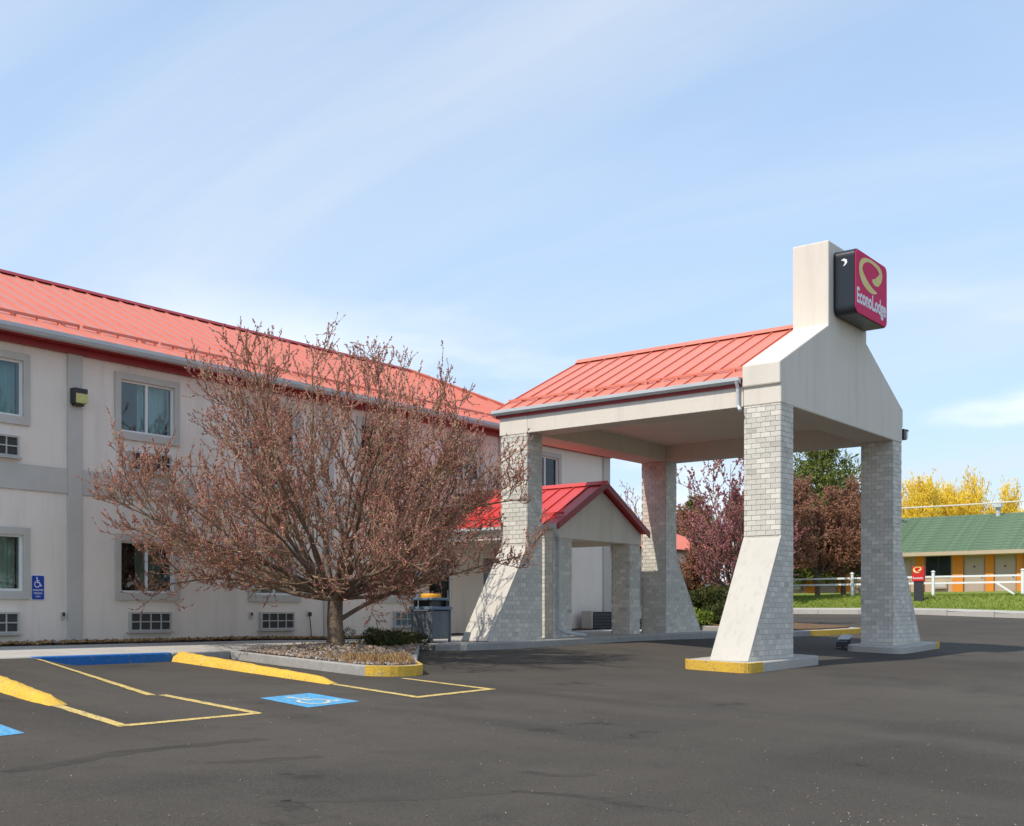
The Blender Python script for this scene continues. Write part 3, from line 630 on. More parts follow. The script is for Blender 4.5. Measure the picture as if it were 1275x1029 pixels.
while u < EU-1.2:                                            # snow rails in lengths, each on two clamps
    e = min(u+1.85, EU-1.0); nn = 21.18; zz_ = EZ+(nn-EN)*SL
    mb = MB(); mb.box(u+.03, e-.03, nn-.02, nn+.02, zz_+.04, zz_+.09); sr = mb.build('snow_rail', M['roof'], roof)
    for x in (u+.4, e-.4): c_ = MB(); c_.box(x-.03, x+.03, nn-.045, nn+.045, zz_-.02, zz_+.06); c_.build('clamp', M['roof'], sr)
    u = e
mb = MB(); mb.box(-.4, UE+.1, N0-.13, N0-.004, 6.585, 6.79); mb.build('frieze_board', M['red'], motel)
mb = MB(); mb.box(-.4, EU-.03, EN+.06, N0-.132, 6.70, 6.735); mb.build('eave_soffit', M['red'], motel)
gp = [(EN-.10,6.84),(EN-.10,6.77),(EN-.06,6.71),(EN+.05,6.70),(EN+.05,6.83),(EN+.03,6.83),(EN+.03,6.72),(EN-.05,6.73),(EN-.085,6.78),(EN-.085,6.84)]
mb = MB(); mb.prism([(-.4,y,z) for y, z in gp], [(EU,y,z) for y, z in gp]); mb.build('gutter', M['gutter'], motel)
# lamp on the pilaster
t = thing('wall_lamp', (12.55, N0-.06, 5.60), 'boxy dark wall lamp with a yellowed lens on the motel pilaster', 'lamp')
mb = MB(); mb.box(12.42, 12.70, N0-.22, N0-.057, 5.80, 5.90); mb.box(12.42, 12.445, N0-.22, N0-.057, 5.60, 5.80); mb.box(12.445, 12.70, N0-.10, N0-.057, 5.60, 5.80); mb.build('housing', M['dark'], t)
mb = MB(); mb.prism([(12.447,N0-.215,5.62),(12.70,N0-.215,5.62),(12.70,N0-.102,5.60),(12.447,N0-.102,5.60)], [(12.447,N0-.225,5.798),(12.70,N0-.225,5.798),(12.70,N0-.102,5.798),(12.447,N0-.102,5.798)]); mb.build('lens', M['lens'], t)
mb = MB(); mb.box(12.45, 12.66, N0-.16, N0-.057, 5.565, 5.598); mb.build('base', M['dark'], t)

# ---- flat lettering and marks
def text_mesh(txt, bold=0.0):
    cu = bpy.data.curves.new('lettering', 'FONT'); cu.body = txt; cu.offset = bold; cu.resolution_u = 3
    o = bpy.data.objects.new('lettering', cu); C.objects.link(o); bpy.context.view_layer.update()
    me = bpy.data.meshes.new_from_object(o.evaluated_get(bpy.context.evaluated_depsgraph_get()))
    V = np.array([v.co[:] for v in me.vertices]); F_ = [tuple(p.vertices) for p in me.polygons]
    bpy.data.objects.remove(o); bpy.data.curves.remove(cu); bpy.data.meshes.remove(me)
    V[:, :2] -= V[:, :2].min(0); V[:, :2] /= V[:, :2].max(0)
    return V, F_
def letter(name, txt, org, right, up, wd, ht, m, parent, bold=.02):
    V, F_ = text_mesh(txt, bold); org = Vector(org); right = Vector(right); up = Vector(up); nn = right.cross(up)
    P = [tuple(org+right*float(v[0])*wd+up*float(v[1])*ht) for v in V]
    a, b, c_ = (Vector(P[i]) for i in F_[0][:3])
    if (b-a).cross(c_-a).dot(nn) < 0: F_ = [f[::-1] for f in F_]
    return raw(name, P, F_, m, parent)
def ribbon(name, pts, wds, org, right, up, m, parent):       # tapering stroke on a flat face
    L = [Vector(p) for p in pts]; V = []; org = Vector(org); right = Vector(right); up = Vector(up)
    for i, p in enumerate(L):
        d = (L[min(i+1, len(L)-1)]-L[max(i-1, 0)]).normalized(); nx = Vector((-d.y, d.x))*wds[i]/2
        for q in (p-nx, p+nx): V.append(tuple(org+right*q.x+up*q.y))
    F_ = [(2*i, 2*i+2, 2*i+3, 2*i+1) for i in range(len(L)-1)]
    a, b, c_ = (Vector(V[i]) for i in F_[0][:3])
    if (b-a).cross(c_-a).dot(right.cross(up)) < 0: F_ = [f[::-1] for f in F_]
    return raw(name, V, F_, m, parent)
def swirl(W_, H_):                                           # open yellow ring that thickens on the left and trails off below, on a face W_ by H_
    raw_ = [(548,425,14),(575,446,40),(608,444,58),(636,412,56),(646,368,48),(632,322,38),(600,276,28),(556,236,22),(510,206,20),(468,200,28),(436,222,40),(422,268,52),(424,322,60),(438,376,64),(462,430,62),(494,482,54),(530,526,42),(568,554,26),(600,566,6)]
    pts = []; wd = []
    for x, y, w_ in raw_:
        s_ = (x-370)/350; yt = 60+240*s_; yb = 770+175*s_; t_ = (y-yt)/(yb-yt)
        pts.append((s_*W_, (1-t_)*H_)); wd.append(w_*.0036*W_/1.86)
    P_ = []; Q = []
    for i in range(len(pts)-1):
        p0, p1, p2, p3 = (Vector(pts[max(0, min(len(pts)-1, i+k))]) for k in (-1, 0, 1, 2))
        for q in (0, .25, .5, .75):
            P_.append(tuple(.5*(2*p1+(p2-p0)*q+(2*p0-5*p1+4*p2-p3)*q*q+(3*p1-p0-3*p2+p3)*q**3))); Q.append(wd[i]+(wd[i+1]-wd[i])*q)
    return P_+[pts[-1]], Q+[wd[-1]]
# accessible parking sign
t = thing('parking_sign', (11.77, N0-.01, 1.74), 'small blue accessible parking sign with white wheelchair symbol on the wall', 'sign')
mb = MB(); mb.exty([(p[0], p[1]) for p in rounded(11.635, 11.905, 1.73, 2.21, .03)], N0-.016, N0-.003); mb.build('panel', M['sign_white'], t)
mb = MB(); mb.exty([(p[0], p[1]) for p in rounded(11.645, 11.895, 1.74, 2.20, .025)], N0-.019, N0-.0165); mb.build('blue_face', M['sign_blue'], t)
mb = MB(); kk = [0]
def addw(ps):
    kk[0] += 1; ps = [(x, y-.00015*kk[0], z) for x, y, z in ps]
    n_ = (Vector(ps[1])-Vector(ps[0])).cross(Vector(ps[2])-Vector(ps[0])).y
    mb.add(ps, [tuple(range(len(ps)))] if n_ < 0 else [tuple(range(len(ps)))[::-1]])
wheelchair(lambda p: (11.665+p.x*.2, N0-.0205, 1.965+p.y*.22), addw); mb.build('wheelchair_symbol', M['sign_white'], t)
for txt, z, wd, ht in (('HANDICAPPED', 1.905, .22, .035), ('PARKING', 1.845, .17, .035), ('ONLY', 1.785, .10, .03)):
    letter('lettering', txt, (11.77-wd/2, N0-.0205, z), (1,0,0), (0,0,1), wd, ht, M['sign_white'], t)
# ------------------------------------------------------------------ brickwork
BH, BL, JT = .1035, .208, .011
brick_cache = {}
def brick_obj(verts, parent, rect):
    v = np.array(verts); c = (v.min(0)+v.max(0))/2
    F_ = [(3,2,1,0),(4,5,6,7),(0,1,5,4),(1,2,6,5),(2,3,7,6),(3,0,4,7)]
    key = tuple(np.round((v-c).ravel(), 3))
    me = brick_cache.get(key)
    if me is None:
        me = bpy.data.meshes.new('brick'); me.from_pydata((v-c).tolist(), [], F_)
        # consistent outward faces
        ctr = Vector((0, 0, 0))
        if any(p.normal.dot(p.center) < 0 for p in me.polygons): me.flip_normals()
        me.materials.append(M['brick']); brick_cache[key] = me
    o = bpy.data.objects.new('brick', me); place(o, c, parent); return o
def course_bricks(fm, lo, hi, z0, z1, start=0):
    """fm(s, z, d) maps along-face, height, depth to the world; yields (verts, is_full)"""
    k = 0; z = z0
    while z < z1-.03:
        zt = min(z+BH-JT, z1-.004); l0, l1, h0, h1 = lo(z), lo(zt), hi(z), hi(zt)
        s = min(l0, l1) - (BL/2 if (k+start) % 2 else 0) + .0
        anchor = hi(z1) if abs(lo(z0)-lo(z1)) > .01 else lo(z1)          # align to the straight edge
        base = anchor - math.ceil((anchor-min(l0, l1))/BL+1)*BL - (BL/2 if (k+start) % 2 else 0)
        s = base
        while s < max(h0, h1):
            a, b = s+JT/2, s+BL-JT/2
            a0, a1 = max(a, l0), max(a, l1); b0, b1 = min(b, h0), min(b, h1)
            if b0-a0 > .03 and b1-a1 > .015:
                d = random.uniform(.009, .0135)
                vs_ = [fm(a0,z,.02), fm(b0,z,.02), fm(b0,z,-d), fm(a0,z,-d), fm(a1,zt,.02), fm(b1,zt,.02), fm(b1,zt,-d), fm(a1,zt,-d)]
                full = abs(a0-a) < 1e-6 and abs(b0-b) < 1e-6 and abs(a1-a) < 1e-6 and abs(b1-b) < 1e-6
                yield vs_, full
            s += BL
        k += 1; z += BH
def brick_stuff(name, lst, parent):
    V = []; F_ = []; tint = []
    for i, vs_ in enumerate(lst):
        b = len(V); V += vs_; F_ += [tuple(b+j for j in f) for f in ((3,2,1,0),(4,5,6,7),(0,1,5,4),(1,2,6,5),(2,3,7,6),(3,0,4,7))]; tint += [random.random()]*8
    o = raw(name, V, F_, M['brick'], parent); a = o.data.attributes.new('tint', 'FLOAT', 'POINT'); a.data.foreach_set('value', tint)
    import bmesh
    bm = bmesh.new(); bm.from_mesh(o.data); bmesh.ops.recalc_face_normals(bm, faces=bm.faces); bm.to_mesh(o.data); bm.free()
    o['kind'] = 'stuff'; return o
def pillar(root, name, u0, u1, n0, n1, z0, zt, fd=0, fw=0, fz=0, single=(), budget=None):
    lo = lambda z: u0 - (fw*(1-(z-z0)/(fz-z0)) if fd < 0 and z < fz else 0)
    hi = lambda z: u1 + (fw*(1-(z-z0)/(fz-z0)) if fd > 0 and z < fz else 0)
    e = .0
    if fd < 0: pl = [(lo(z0),z0),(u1,z0),(u1,zt),(u0,zt),(u0,fz)]
    elif fd > 0: pl = [(u0,z0),(hi(z0),z0),(u1,fz),(u1,zt),(u0,zt)]
    else: pl = [(u0,z0),(u1,z0),(u1,zt),(u0,zt)]
    mb = MB(); mb.exty(pl, n0, n1); p = mb.build(name, M['mortar'], root)
    rest = []; nl = lambda z: n0; nh = lambda z: n1
    zs = z0
    faces = [('front', lambda s, z, d: (s, n0+d, z), lo, hi, z0, 0), ('back', lambda s, z, d: (s, n1-d, z), lo, hi, z0, 1),
             ('left', lambda s, z, d: (u0+d, s, z), nl, nh, fz if fd < 0 else z0, 1), ('right', lambda s, z, d: (u1-d, s, z), nl, nh, fz if fd > 0 else z0, 0)]
    for nm, fm, l, h, zb, st in faces:
        zb2 = z0 + math.ceil((zb-z0)/BH-1e-6)*BH
        for vs_, full in course_bricks(fm, l, h, zb2, zt, st + int(round((zb2-z0)/BH))):
            if nm in single and budget is not None and budget[0] > 0: brick_obj(vs_, p, full); budget[0] -= 1
            else: rest.append(vs_)
    if rest: brick_stuff('brickwork', rest, p)
    if fd:
        s = -1 if fd < 0 else 1; ub = (lo(z0) if fd < 0 else hi(z0)); ut = u0 if fd < 0 else u1
        d = Vector((ut-ub, 0, fz-z0)).normalized(); nn = Vector((d.z*s, 0, -d.x*s))*.03
        q = [(ub, n0-.016, z0), (ub, n1+.016, z0), (ut, n1+.016, fz), (ut, n0-.016, fz)]
        mb = MB(); mb.prism([tuple(Vector(x)-nn*.5) for x in q], [tuple(Vector(x)+nn) for x in q]); mb.build('buttress_slab', M['stucco_slab'], p, bevel=.008)
    return p

# ------------------------------------------------------------------ drive-through canopy
cano = thing('drive_canopy', (24.65, 13.3, .6), 'drive-through canopy with red metal roof on four flared grey brick pillars', 'canopy')
zB = 5.66; CUL, CUR = 21.18, 28.12
budget = [300]
pillar(cano, 'pillar', CUL+.02, CUL+.60, 9.77, 10.55, .555, zB, -1, 1.43, 2.98, ('left', 'front'), budget)
pillar(cano, 'pillar', CUR-.60, CUR-.02, 9.77, 10.55, .67, zB, 1, 1.43, 2.98, ('left', 'front'), budget)
pillar(cano, 'pillar', CUL+.02, CUL+.60, 16.08, 16.84, .84, zB, -1, 1.43, 3.02, (), budget)
pillar(cano, 'pillar', CUR-.60, CUR-.02, 16.08, 16.84, .90, zB, 1, 1.43, 3.02, (), budget)
zC = 6.10                                                    # ceiling height
for x0, x1 in ((CUL, CUL+.62), (CUR-.62, CUR)):
    mb = MB(); mb.box(x0, x1, 10.575, 16.06, zB+.002, zC+.05); mb.build('side_beam', M['stucco_cream'], cano, bevel=.01)
mb = MB(); mb.box(CUL-.003, CUR+.003, 16.063, 16.88, zB, zC+.05); mb.build('end_beam', M['stucco_cream'], cano, bevel=.01)
mb = MB(); mb.box(CUL+.62, CUR-.62, 10.575, 16.063, zC-.02, zC+.03); mb.build('ceiling', M['soffit'], cano)
gab = [(CUL,zB-.004),(CUR,zB-.004),(CUR,6.03),(CUR+.05,6.045),(CUR+.05,6.48),(25.75,7.67),(25.75,9.49),(23.55,9.49),(23.55,7.67),(CUL-.05,6.48),(CUL-.05,6.045),(CUL,6.03)]
mb = MB(); mb.exty(gab, 9.745, 10.57); mb.build('gable_tower', M['stucco_cream'], cano, bevel=.03)
RZc, EZc, EUc = 8.0, 6.24, 21.12; UC = 24.65; EUr = 2*UC-EUc
cr_ = MB(); cr_.prism([(EUc+.02,16.95,EZc-.06),(UC,16.95,RZc-.06),(EUr-.02,16.95,EZc-.06)], [(EUc+.02,10.572,EZc-.06),(UC,10.572,RZc-.06),(EUr-.02,10.572,EZc-.06)]); croof = cr_.build('roof', M['red'], cano)
mb = MB(); mb.exty([(EUc+.25,zC+.04),(EUr-.25,zC+.04),(UC,RZc-.16)], 16.955, 16.985); mb.build('rear_gable', M['stucco_cream'], cano)
nP = 14; n_a, n_b = 10.573, 17.0
for i in range(nP):
    a = n_b-(n_b-n_a)*i/nP; b = n_b-(n_b-n_a)*(i+1)/nP
    seam_panel(croof, (EUc,a,EZc), (EUc,b,EZc), (UC,b,RZc), (UC,a,RZc), M['roof'])
    seam_panel(croof, (EUr,b,EZc), (EUr,a,EZc), (UC,a,RZc), (UC,b,RZc), M['roof'])
mb = MB(); mb.exty([(UC-.16,RZc-.03),(UC+.16,RZc-.03),(UC+.03,RZc+.085),(UC-.03,RZc+.085)], n_a, n_b+.02); mb.build('ridge_cap', M['roof'], croof)
for s, e in ((EUc, 1), (EUr, -1)):
    x = s+.52*e; z = EZc+.52*(RZc-EZc)/(UC-EUc)
    for k in range(3):
        a = n_a+.08+k*2.12; mb = MB(); mb.box(x-.02, x+.02, a, a+2.06, z+.04, z+.09); sr = mb.build('snow_rail', M['roof'], croof)
        for q in (a+.35, a+1.7): c_ = MB(); c_.box(x-.04, x+.04, q-.03, q+.03, z-.03, z+.06); c_.build('clamp', M['roof'], sr)
    mb = MB(); mb.exty(sorted([(s-.09*e,6.25),(s-.09*e,6.18),(s-.05*e,6.135),(s+.04*e,6.13),(s+.04*e,6.25)], key=lambda p: 0) if e < 0 else [(s-.09,6.25),(s-.09,6.18),(s-.05,6.135),(s+.04,6.13),(s+.04,6.25)], 10.6, 17.02); mb.build('gutter', M['gutter'], cano)
    mb = MB(); mb.box(min(s+.02*e, s+.22*e), max(s+.02*e, s+.22*e), 10.6, 16.97, 6.07, 6.20); mb.build('fascia', M['red'], cano)
mb = MB(); x = CUL-.06
mb.tube((x-.06,10.66,6.16), (x,10.66,6.03), .036, k=8); mb.tube((x,10.66,6.04), (x,10.66,5.66), .036, k=8); mb.tube((x,10.66,5.68), (x-.05,10.58,5.58), .036, k=8); mb.build('downspout', M['gutter'], cano)
# corner floodlight
t = thing('floodlight', (CUR+.1, 9.85, 5.78), 'dark floodlight with pale lens on the corner of the canopy gable', 'lamp')
mb = MB(); mb.box(CUR+.055, CUR+.24, 9.72, 10.0, 5.76, 6.02); mb.box(CUR+.24, CUR+.40, 9.72, 10.0, 5.99, 6.03); mb.build('housing', M['dark'], t, bevel=.01)
mb = MB(); mb.prism([(CUR+.242,9.735,5.77),(CUR+.36,9.735,5.80),(CUR+.36,9.985,5.80),(CUR+.242,9.985,5.77)], [(CUR+.242,9.735,5.985),(CUR+.39,9.735,5.985),(CUR+.39,9.985,5.985),(CUR+.242,9.985,5.985)]); mb.build('lens', M['lens_white'], t)
# illuminated-box sign
SU0, SU1, SZ0, SZ1, SNf, SNb = 23.80, 25.70, 7.91, 9.31, 9.27, 9.742
t = thing('sign_cabinet', (24.75, SNb, SZ0), 'square crimson sign cabinet with yellow swirl logo on the canopy tower', 'sign')
mb = MB(); mb.exty(rounded(SU0, SU1, SZ0, SZ1, .16, 6), SNf, SNb); cab = mb.build('cabinet', M['black'], t, bevel=.012)
mb = MB(); mb.exty(rounded(SU0+.02, SU1-.02, SZ0+.02, SZ1-.02, .145, 6), SNf-.02, SNf-.002); fc = mb.build('sign_face', M['sign_red'], t, bevel=.006)
pts, wd = swirl(1.86, 1.36)
ribbon('swirl_logo', pts, wd, (SU0+.02, SNf-.024, SZ0+.02), (1,0,0), (0,0,1), M['sign_yellow'], fc)
letter('lettering', 'EconoLodge', (SU0+.07, SNf-.024, SZ0+.13), (1,0,0), (0,0,1), 1.74, .44, M['sign_white'], fc, .035)
ribbon('side_mark', [(-.06,.06),(-.01,.065),(.035,.04),(.04,0),(.02,-.04),(-.02,-.07)], [.015,.05,.06,.055,.03,.01], (SU0-.004, 9.5, SZ0+1.10), (0,-1,0), (0,0,1), M['sign_white'], cab)

# ------------------------------------------------------------------ entrance portico
port = thing('entrance_portico', (24.66, 18.4, .85), 'small gabled entrance portico with bright red roof on brick columns', 'portico')
budget2 = [300]; zH = 3.33
pillar(port, 'column', 22.65, 23.45, 16.4, 16.95, .86, zH, single=('front', 'left'), budget=budget2)
pillar(port, 'column', 26.15, 26.68, 16.4, 16.95, .91, zH, single=('front', 'left'), budget=budget2)
pcol = (24.66,)
PE0, PE1, PEZ, PRZ, PU = 22.56, 26.76, 3.64, 4.80, 24.66
mb = MB(); mb.exty([(22.62,zH-.004),(26.71,zH-.004),(26.71,3.60),(PU,PRZ-.1),(22.62,3.60)], 16.36, 16.62); mb.build('gable', M['stucco_cream'], port, bevel=.01)
for a, b in ((22.62, 23.3), (26.15, 26.71)):
    mb = MB(); mb.box(a, b, 16.622, N0-.06, zH, 3.62); mb.build('side_beam', M['stucco_cream'], port, bevel=.01)
mb = MB(); mb.box(23.3, 26.15, 16.622, N0-.06, 3.45, 3.5); mb.build('ceiling', M['soffit'], port)
mb = MB(); mb.prism([(PE0+.02,N0-.06,PEZ-.05),(PU,N0-.06,PRZ-.05),(PE1-.02,N0-.06,PEZ-.05)], [(PE0+.02,16.63,PEZ-.05),(PU,16.63,PRZ-.05),(PE1-.02,16.63,PEZ-.05)]); proof = mb.build('roof', M['red'], port)
M['roof2'] = mat('bright_red_metal', (.58,.05,.045), .4, .45, noise=[(.5,.35,.7,(.62,.085,.075),.8)], bump=(3,.12,.02))
pa, pb = 16.17, N0-.06; kP = 10
for i in range(kP):
    a = pb-(pb-pa)*i/kP; b = pb-(pb-pa)*(i+1)/kP
    seam_panel(proof, (PE0,a,PEZ), (PE0,b,PEZ), (PU,b,PRZ), (PU,a,PRZ), M['roof2'])
    seam_panel(proof, (PE1,b,PEZ), (PE1,a,PEZ), (PU,a,PRZ), (PU,b,PRZ), M['roof2'])
sl = (PRZ-PEZ)/(PU-PE0)
for s, e in ((PE0, 1), (PE1, -1)):
    q = [(s-.03*e,PEZ-.13),(PU,PRZ-.115),(PU,PRZ+.06),(s-.03*e,PEZ+.04)]
    if e < 0: q = q[::-1]
    mb = MB(); mb.exty(q, 16.13, 16.168); mb.build('rake_board', M['red'], port)
    mb = MB(); x = s+.42*e; z = PEZ+.42*sl; mb.box(x-.018, x+.018, 16.3, N0-.3, z+.045, z+.10); mb.build('snow_rail', M['roof2'], proof)
mb = MB(); mb.exty([(PU-.13,PRZ-.03),(PU+.13,PRZ-.03),(PU+.02,PRZ+.075),(PU-.02,PRZ+.075)], 16.12, pb); mb.build('ridge_cap', M['roof2'], proof)
mb = MB(); mb.exty([(PE0-.1,3.645),(PE0-.1,3.58),(PE0-.05,3.53),(PE0+.03,3.53),(PE0+.03,3.645)], 16.19, pb); mb.build('gutter', M['gutter'], port)
mb = MB(); x, y = 22.86, 16.33
mb.tube((PE0-.03,16.24,3.56), (PE0+.06,16.26,3.40), .04); mb.tube((PE0+.06,16.26,3.42), (22.80,16.30,3.28), .04); mb.tube((22.80,16.30,3.30), (22.80,16.30,1.08), .04); mb.tube((22.80,16.30,1.10), (22.90,16.12,.98), .04); mb.tube((22.90,16.12,.99), (23.3,15.86,.93), .045); mb.build('downspout', M['gutter'], port)
# slatted unit against the wall under the portico
t = thing('condenser_unit', (30.55, 20.3, .93), 'low dark slatted condenser unit by the wall behind the portico', 'air conditioner')
z0 = .90
mb = MB(); mb.box(29.95, 31.25, 20.15, 20.5, z0+.06, z0+.62); mb.build('body', M['dark'], t, bevel=.01)
mb = MB(); mb.box(29.90, 29.948, 20.13, 20.52, z0, z0+.64); mb.build('side_panel', M['trim'], t)
for k in range(5): mb = MB(); mb.box(29.97, 31.2, 20.115, 20.148, z0+.1+k*.1, z0+.15+k*.1); mb.build('slat', M['ac_dark'], t)
for x in (30.0, 31.15): mb = MB(); mb.box(x, x+.06, 20.17, 20.45, z0-.03, z0+.058); mb.build('foot', M['dark'], t)

# ------------------------------------------------------------------ litter bin
zb = zw(19.0, 17.1)
t = thing('litter_bin', (19.0, 17.1, zb), 'grey square litter bin with blue rim and amber top on the walk', 'litter bin')
b0, b1, c0, c1 = 18.68, 19.32, 16.78, 17.42
mb = MB(); mb.box(b0+.02, b1-.02, c0+.02, c1-.02, zb+.075, zb+.70); mb.build('body', M['bin'], t, bevel=.012)
for x in (b0, b1-.05):
    for y in (c0, c1-.05): mb = MB(); mb.box(x, x+.05, y, y+.05, zb+.0, zb+.72); mb.build('corner_post', M['bin'], t, bevel=.006)
mb = MB(); mb.box(b0-.02, b1+.02, c0-.02, c1+.02, zb+.722, zb+.79); mb.build('rim', M['bin_blue'], t, bevel=.012)
for x in (b0+.05, b1-.11):
    for y in (c0+.05, c1-.11): mb = MB(); mb.box(x, x+.06, y, y+.06, zb+.79, zb+.93); mb.build('hood_post', M['dark'], t)
mb = MB(); mb.box(b0+.13, b1-.13, c0+.13, c1-.13, zb+.79, zb+.928); mb.build('liner', M['black'], t)
mb = MB(); mb.box(b0+.02, b1-.02, c0+.02, c1-.02, zb+.93, zb+.985); mb.build('hood', M['bin_blue'], t, bevel=.01)
mb = MB(); k = 16; prof = [(.23,.985),(.235,1.03),(.215,1.075),(.15,1.085),(.0,1.085)]
V = [(19.0+r*math.cos(2*math.pi*i/k), 17.1+r*math.sin(2*math.pi*i/k), zb+h) for r, h in prof for i in range(k)]
mb.add(V, [(j*k+i, j*k+(i+1) % k, (j+1)*k+(i+1) % k, (j+1)*k+i) for j in range(len(prof)-1) for i in range(k)]); mb.build('ash_tray', M['amber'], t, smooth=True)
# ground floodlight by the right pillar
gx, gy = 27.62, 11.05; gz = g0(gx, gy)
t = thing('ground_floodlight', (gx, gy, gz), 'black ground floodlight with pale tilted hood beside the canopy pillar', 'lamp')
mb = MB(); mb.box(gx-.16, gx+.16, gy-.12, gy+.12, gz, gz+.03); mb.tube((gx,gy,gz+.03), (gx,gy,gz+.12), .025); mb.build('base', M['dark'], t)
mb = MB(); mb.prism([(gx-.16,gy-.14,gz+.06),(gx+.12,gy-.14,gz+.07),(gx+.12,gy+.14,gz+.07),(gx-.16,gy+.14,gz+.06)], [(gx-.11,gy-.14,gz+.19),(gx+.16,gy-.14,gz+.27),(gx+.16,gy+.14,gz+.27),(gx-.11,gy+.14,gz+.19)]); mb.build('lamp_head', M['black'], t, bevel=.015)
mb = MB(); mb.slab((gx+.0,gy-.15,gz+.25),(gx+.30,gy-.15,gz+.36),(gx+.30,gy+.15,gz+.36),(gx+.0,gy+.15,gz+.25), .015); mb.build('hood', M['gutter'], t)

# ------------------------------------------------------------------ trees
def unit(v): return v/(np.linalg.norm(v)+1e-9)
class Env:                                                   # crown envelope: ellipsoid with its own upper and lower height
    def __init__(s, c, rx, ry, up, dn): s.c = np.array(c, float); s.r = (rx, ry, up, dn)
    def q(s, p):
        d = p-s.c; rz = s.r[2] if d[2] > 0 else s.r[3]
        return (d[0]/s.r[0])**2+(d[1]/s.r[1])**2+(d[2]/rz)**2
def grow(p, d, L, segs, up, wander):
    P = [p.copy()]; d = d.copy()
    for _ in range(segs):
        d = unit(d+np.array([0,0,up])+rng.normal(size=3)*wander); p = p+d*L/segs; P.append(p.copy())
    return np.array(P)
def tubes(lines, k):                                         # lines: list of (points, r0, r1)
    V = []; F_ = []; off = 0; ang = np.arange(k)*2*math.pi/k; ca, sa = np.cos(ang)[:, None], np.sin(ang)[:, None]
    for P, r0, r1 in lines:
        n = len(P); D = np.gradient(P, axis=0); D /= np.linalg.norm(D, axis=1)[:, None]+1e-9
        a = np.cross(D[0], [.31,.87,.2]); a = unit(a)
        for i in range(n):
            a = unit(a-D[i]*np.dot(a, D[i])); b = np.cross(D[i], a); r = r0+(r1-r0)*i/(n-1)
            V.append(P[i]+(ca*a+sa*b)*r)
        for i in range(n-1):
            for j in range(k): F_.append((off+i*k+j, off+i*k+(j+1) % k, off+(i+1)*k+(j+1) % k, off+(i+1)*k+j))
        off += n*k
    return np.concatenate(V).tolist(), F_
def branch_tree(base, fork, env, limbs, r_trunk, n2, n3, n4, l3, l4, up=(.06,.10,.16,.2), trunk_pts=None, low=None, lr=(.40, .56), t0=.10, rtw=.0035, reach=.93, seg=(9,7,5,4)):
    base = np.array(base, float); L0 = []; L1 = []; L2 = []; L3 = []
    fk = np.array(fork, float)
    def to_env(p, d, mx):
        t = .1
        while t < 2.5 and env.q(p+d*t) >= 1: t += .1
        if t >= 2.5: return .6
        while t < mx and env.q(p+d*t) < 1: t += .12
        return t
    for az, el in limbs:
        d = np.array([math.cos(az)*math.cos(el), math.sin(az)*math.cos(el), math.sin(el)]); st = fk+rng.normal(size=3)*r_trunk*.25
        st[2] -= rng.uniform(0, .22)*r_trunk*4
        L = to_env(st, unit(d+np.array([0,0,.12])), 14)*reach*rng.uniform(.86, 1.0)
        P = grow(st, d, L, seg[0], up[0], .10); rl = r_trunk*rng.uniform(*lr); L1.append((P, rl, rl*.14))
        for i in range(n2):
            t = (t0+(.98-t0)*(i+rng.uniform(0, 1))/n2); x = t*(len(P)-1); i0 = min(int(x), len(P)-2); q = P[i0]+(P[i0+1]-P[i0])*(x-i0)
            ax = unit(P[i0+1]-P[i0]); pr = unit(np.cross(ax, rng.normal(size=3))); a = R(rng.uniform(28, 58)); dd = unit(ax*math.cos(a)+pr*math.sin(a)+np.array([0,0,.12]))
            LL = min(L*rng.uniform(.28, .52)*(1.15-.55*t), to_env(q, dd, 6)*.97)
            if LL < .25: LL = .25
            P2 = grow(q, dd, LL, seg[1], up[1], .13); r2 = max(rtw*2, rl*(1-.8*t)*.48); L2.append((P2, r2, max(rtw, r2*.25)))
            for j in range(n3):
                t2 = .12+.88*(j+rng.uniform(0, 1))/n3; x = t2*(len(P2)-1); i1 = min(int(x), len(P2)-2); q2 = P2[i1]+(P2[i1+1]-P2[i1])*(x-i1)
                ax = unit(P2[i1+1]-P2[i1]); pr = unit(np.cross(ax, rng.normal(size=3))); a = R(rng.uniform(25, 60)); d3 = unit(ax*math.cos(a)+pr*math.sin(a)+np.array([0,0,.2]))
                l_ = l3*rng.uniform(.55, 1.35)
                if env.q(q2+d3*l_) > 1.12: l_ *= .5
                P3 = grow(q2, d3, l_, seg[2], up[2], .16); L3.append((P3, rtw*1.9, rtw))
                for m_ in range(n4):
                    x = rng.uniform(.25, 1)*(len(P3)-1); i2 = min(int(x), len(P3)-2); q3 = P3[i2]+(P3[i2+1]-P3[i2])*(x-i2)
                    d4 = unit(unit(P3[i2+1]-P3[i2])+rng.normal(size=3)*.55+np.array([0,0,.15]))
                    L0.append((grow(q3, d4, l4*rng.uniform(.4, 1.4), seg[3], up[3], .14), rtw, rtw*.7))
    return L1, L2, L3, L0
def bud_points(lines, step, jit):
    P = []; D = []
    for pts, _, _ in lines:
        seg_ = np.diff(pts, axis=0); ln = np.linalg.norm(seg_, axis=1); tot = ln.sum(); k = max(1, int(tot/step)); cum = np.concatenate([[0], np.cumsum(ln)])
        for s in tot*rng.uniform(0, 1, k)**.65:
            i = min(np.searchsorted(cum, s, side='right')-1, len(seg_)-1); P.append(pts[i]+seg_[i]*(s-cum[i])/(ln[i]+1e-9)+rng.normal(size=3)*jit); D.append(seg_[i]/(ln[i]+1e-9)+rng.normal(size=3)*.5)
        P.append(pts[-1]); D.append(seg_[-1]/(ln[-1]+1e-9))
    return np.array(P), np.array(D)
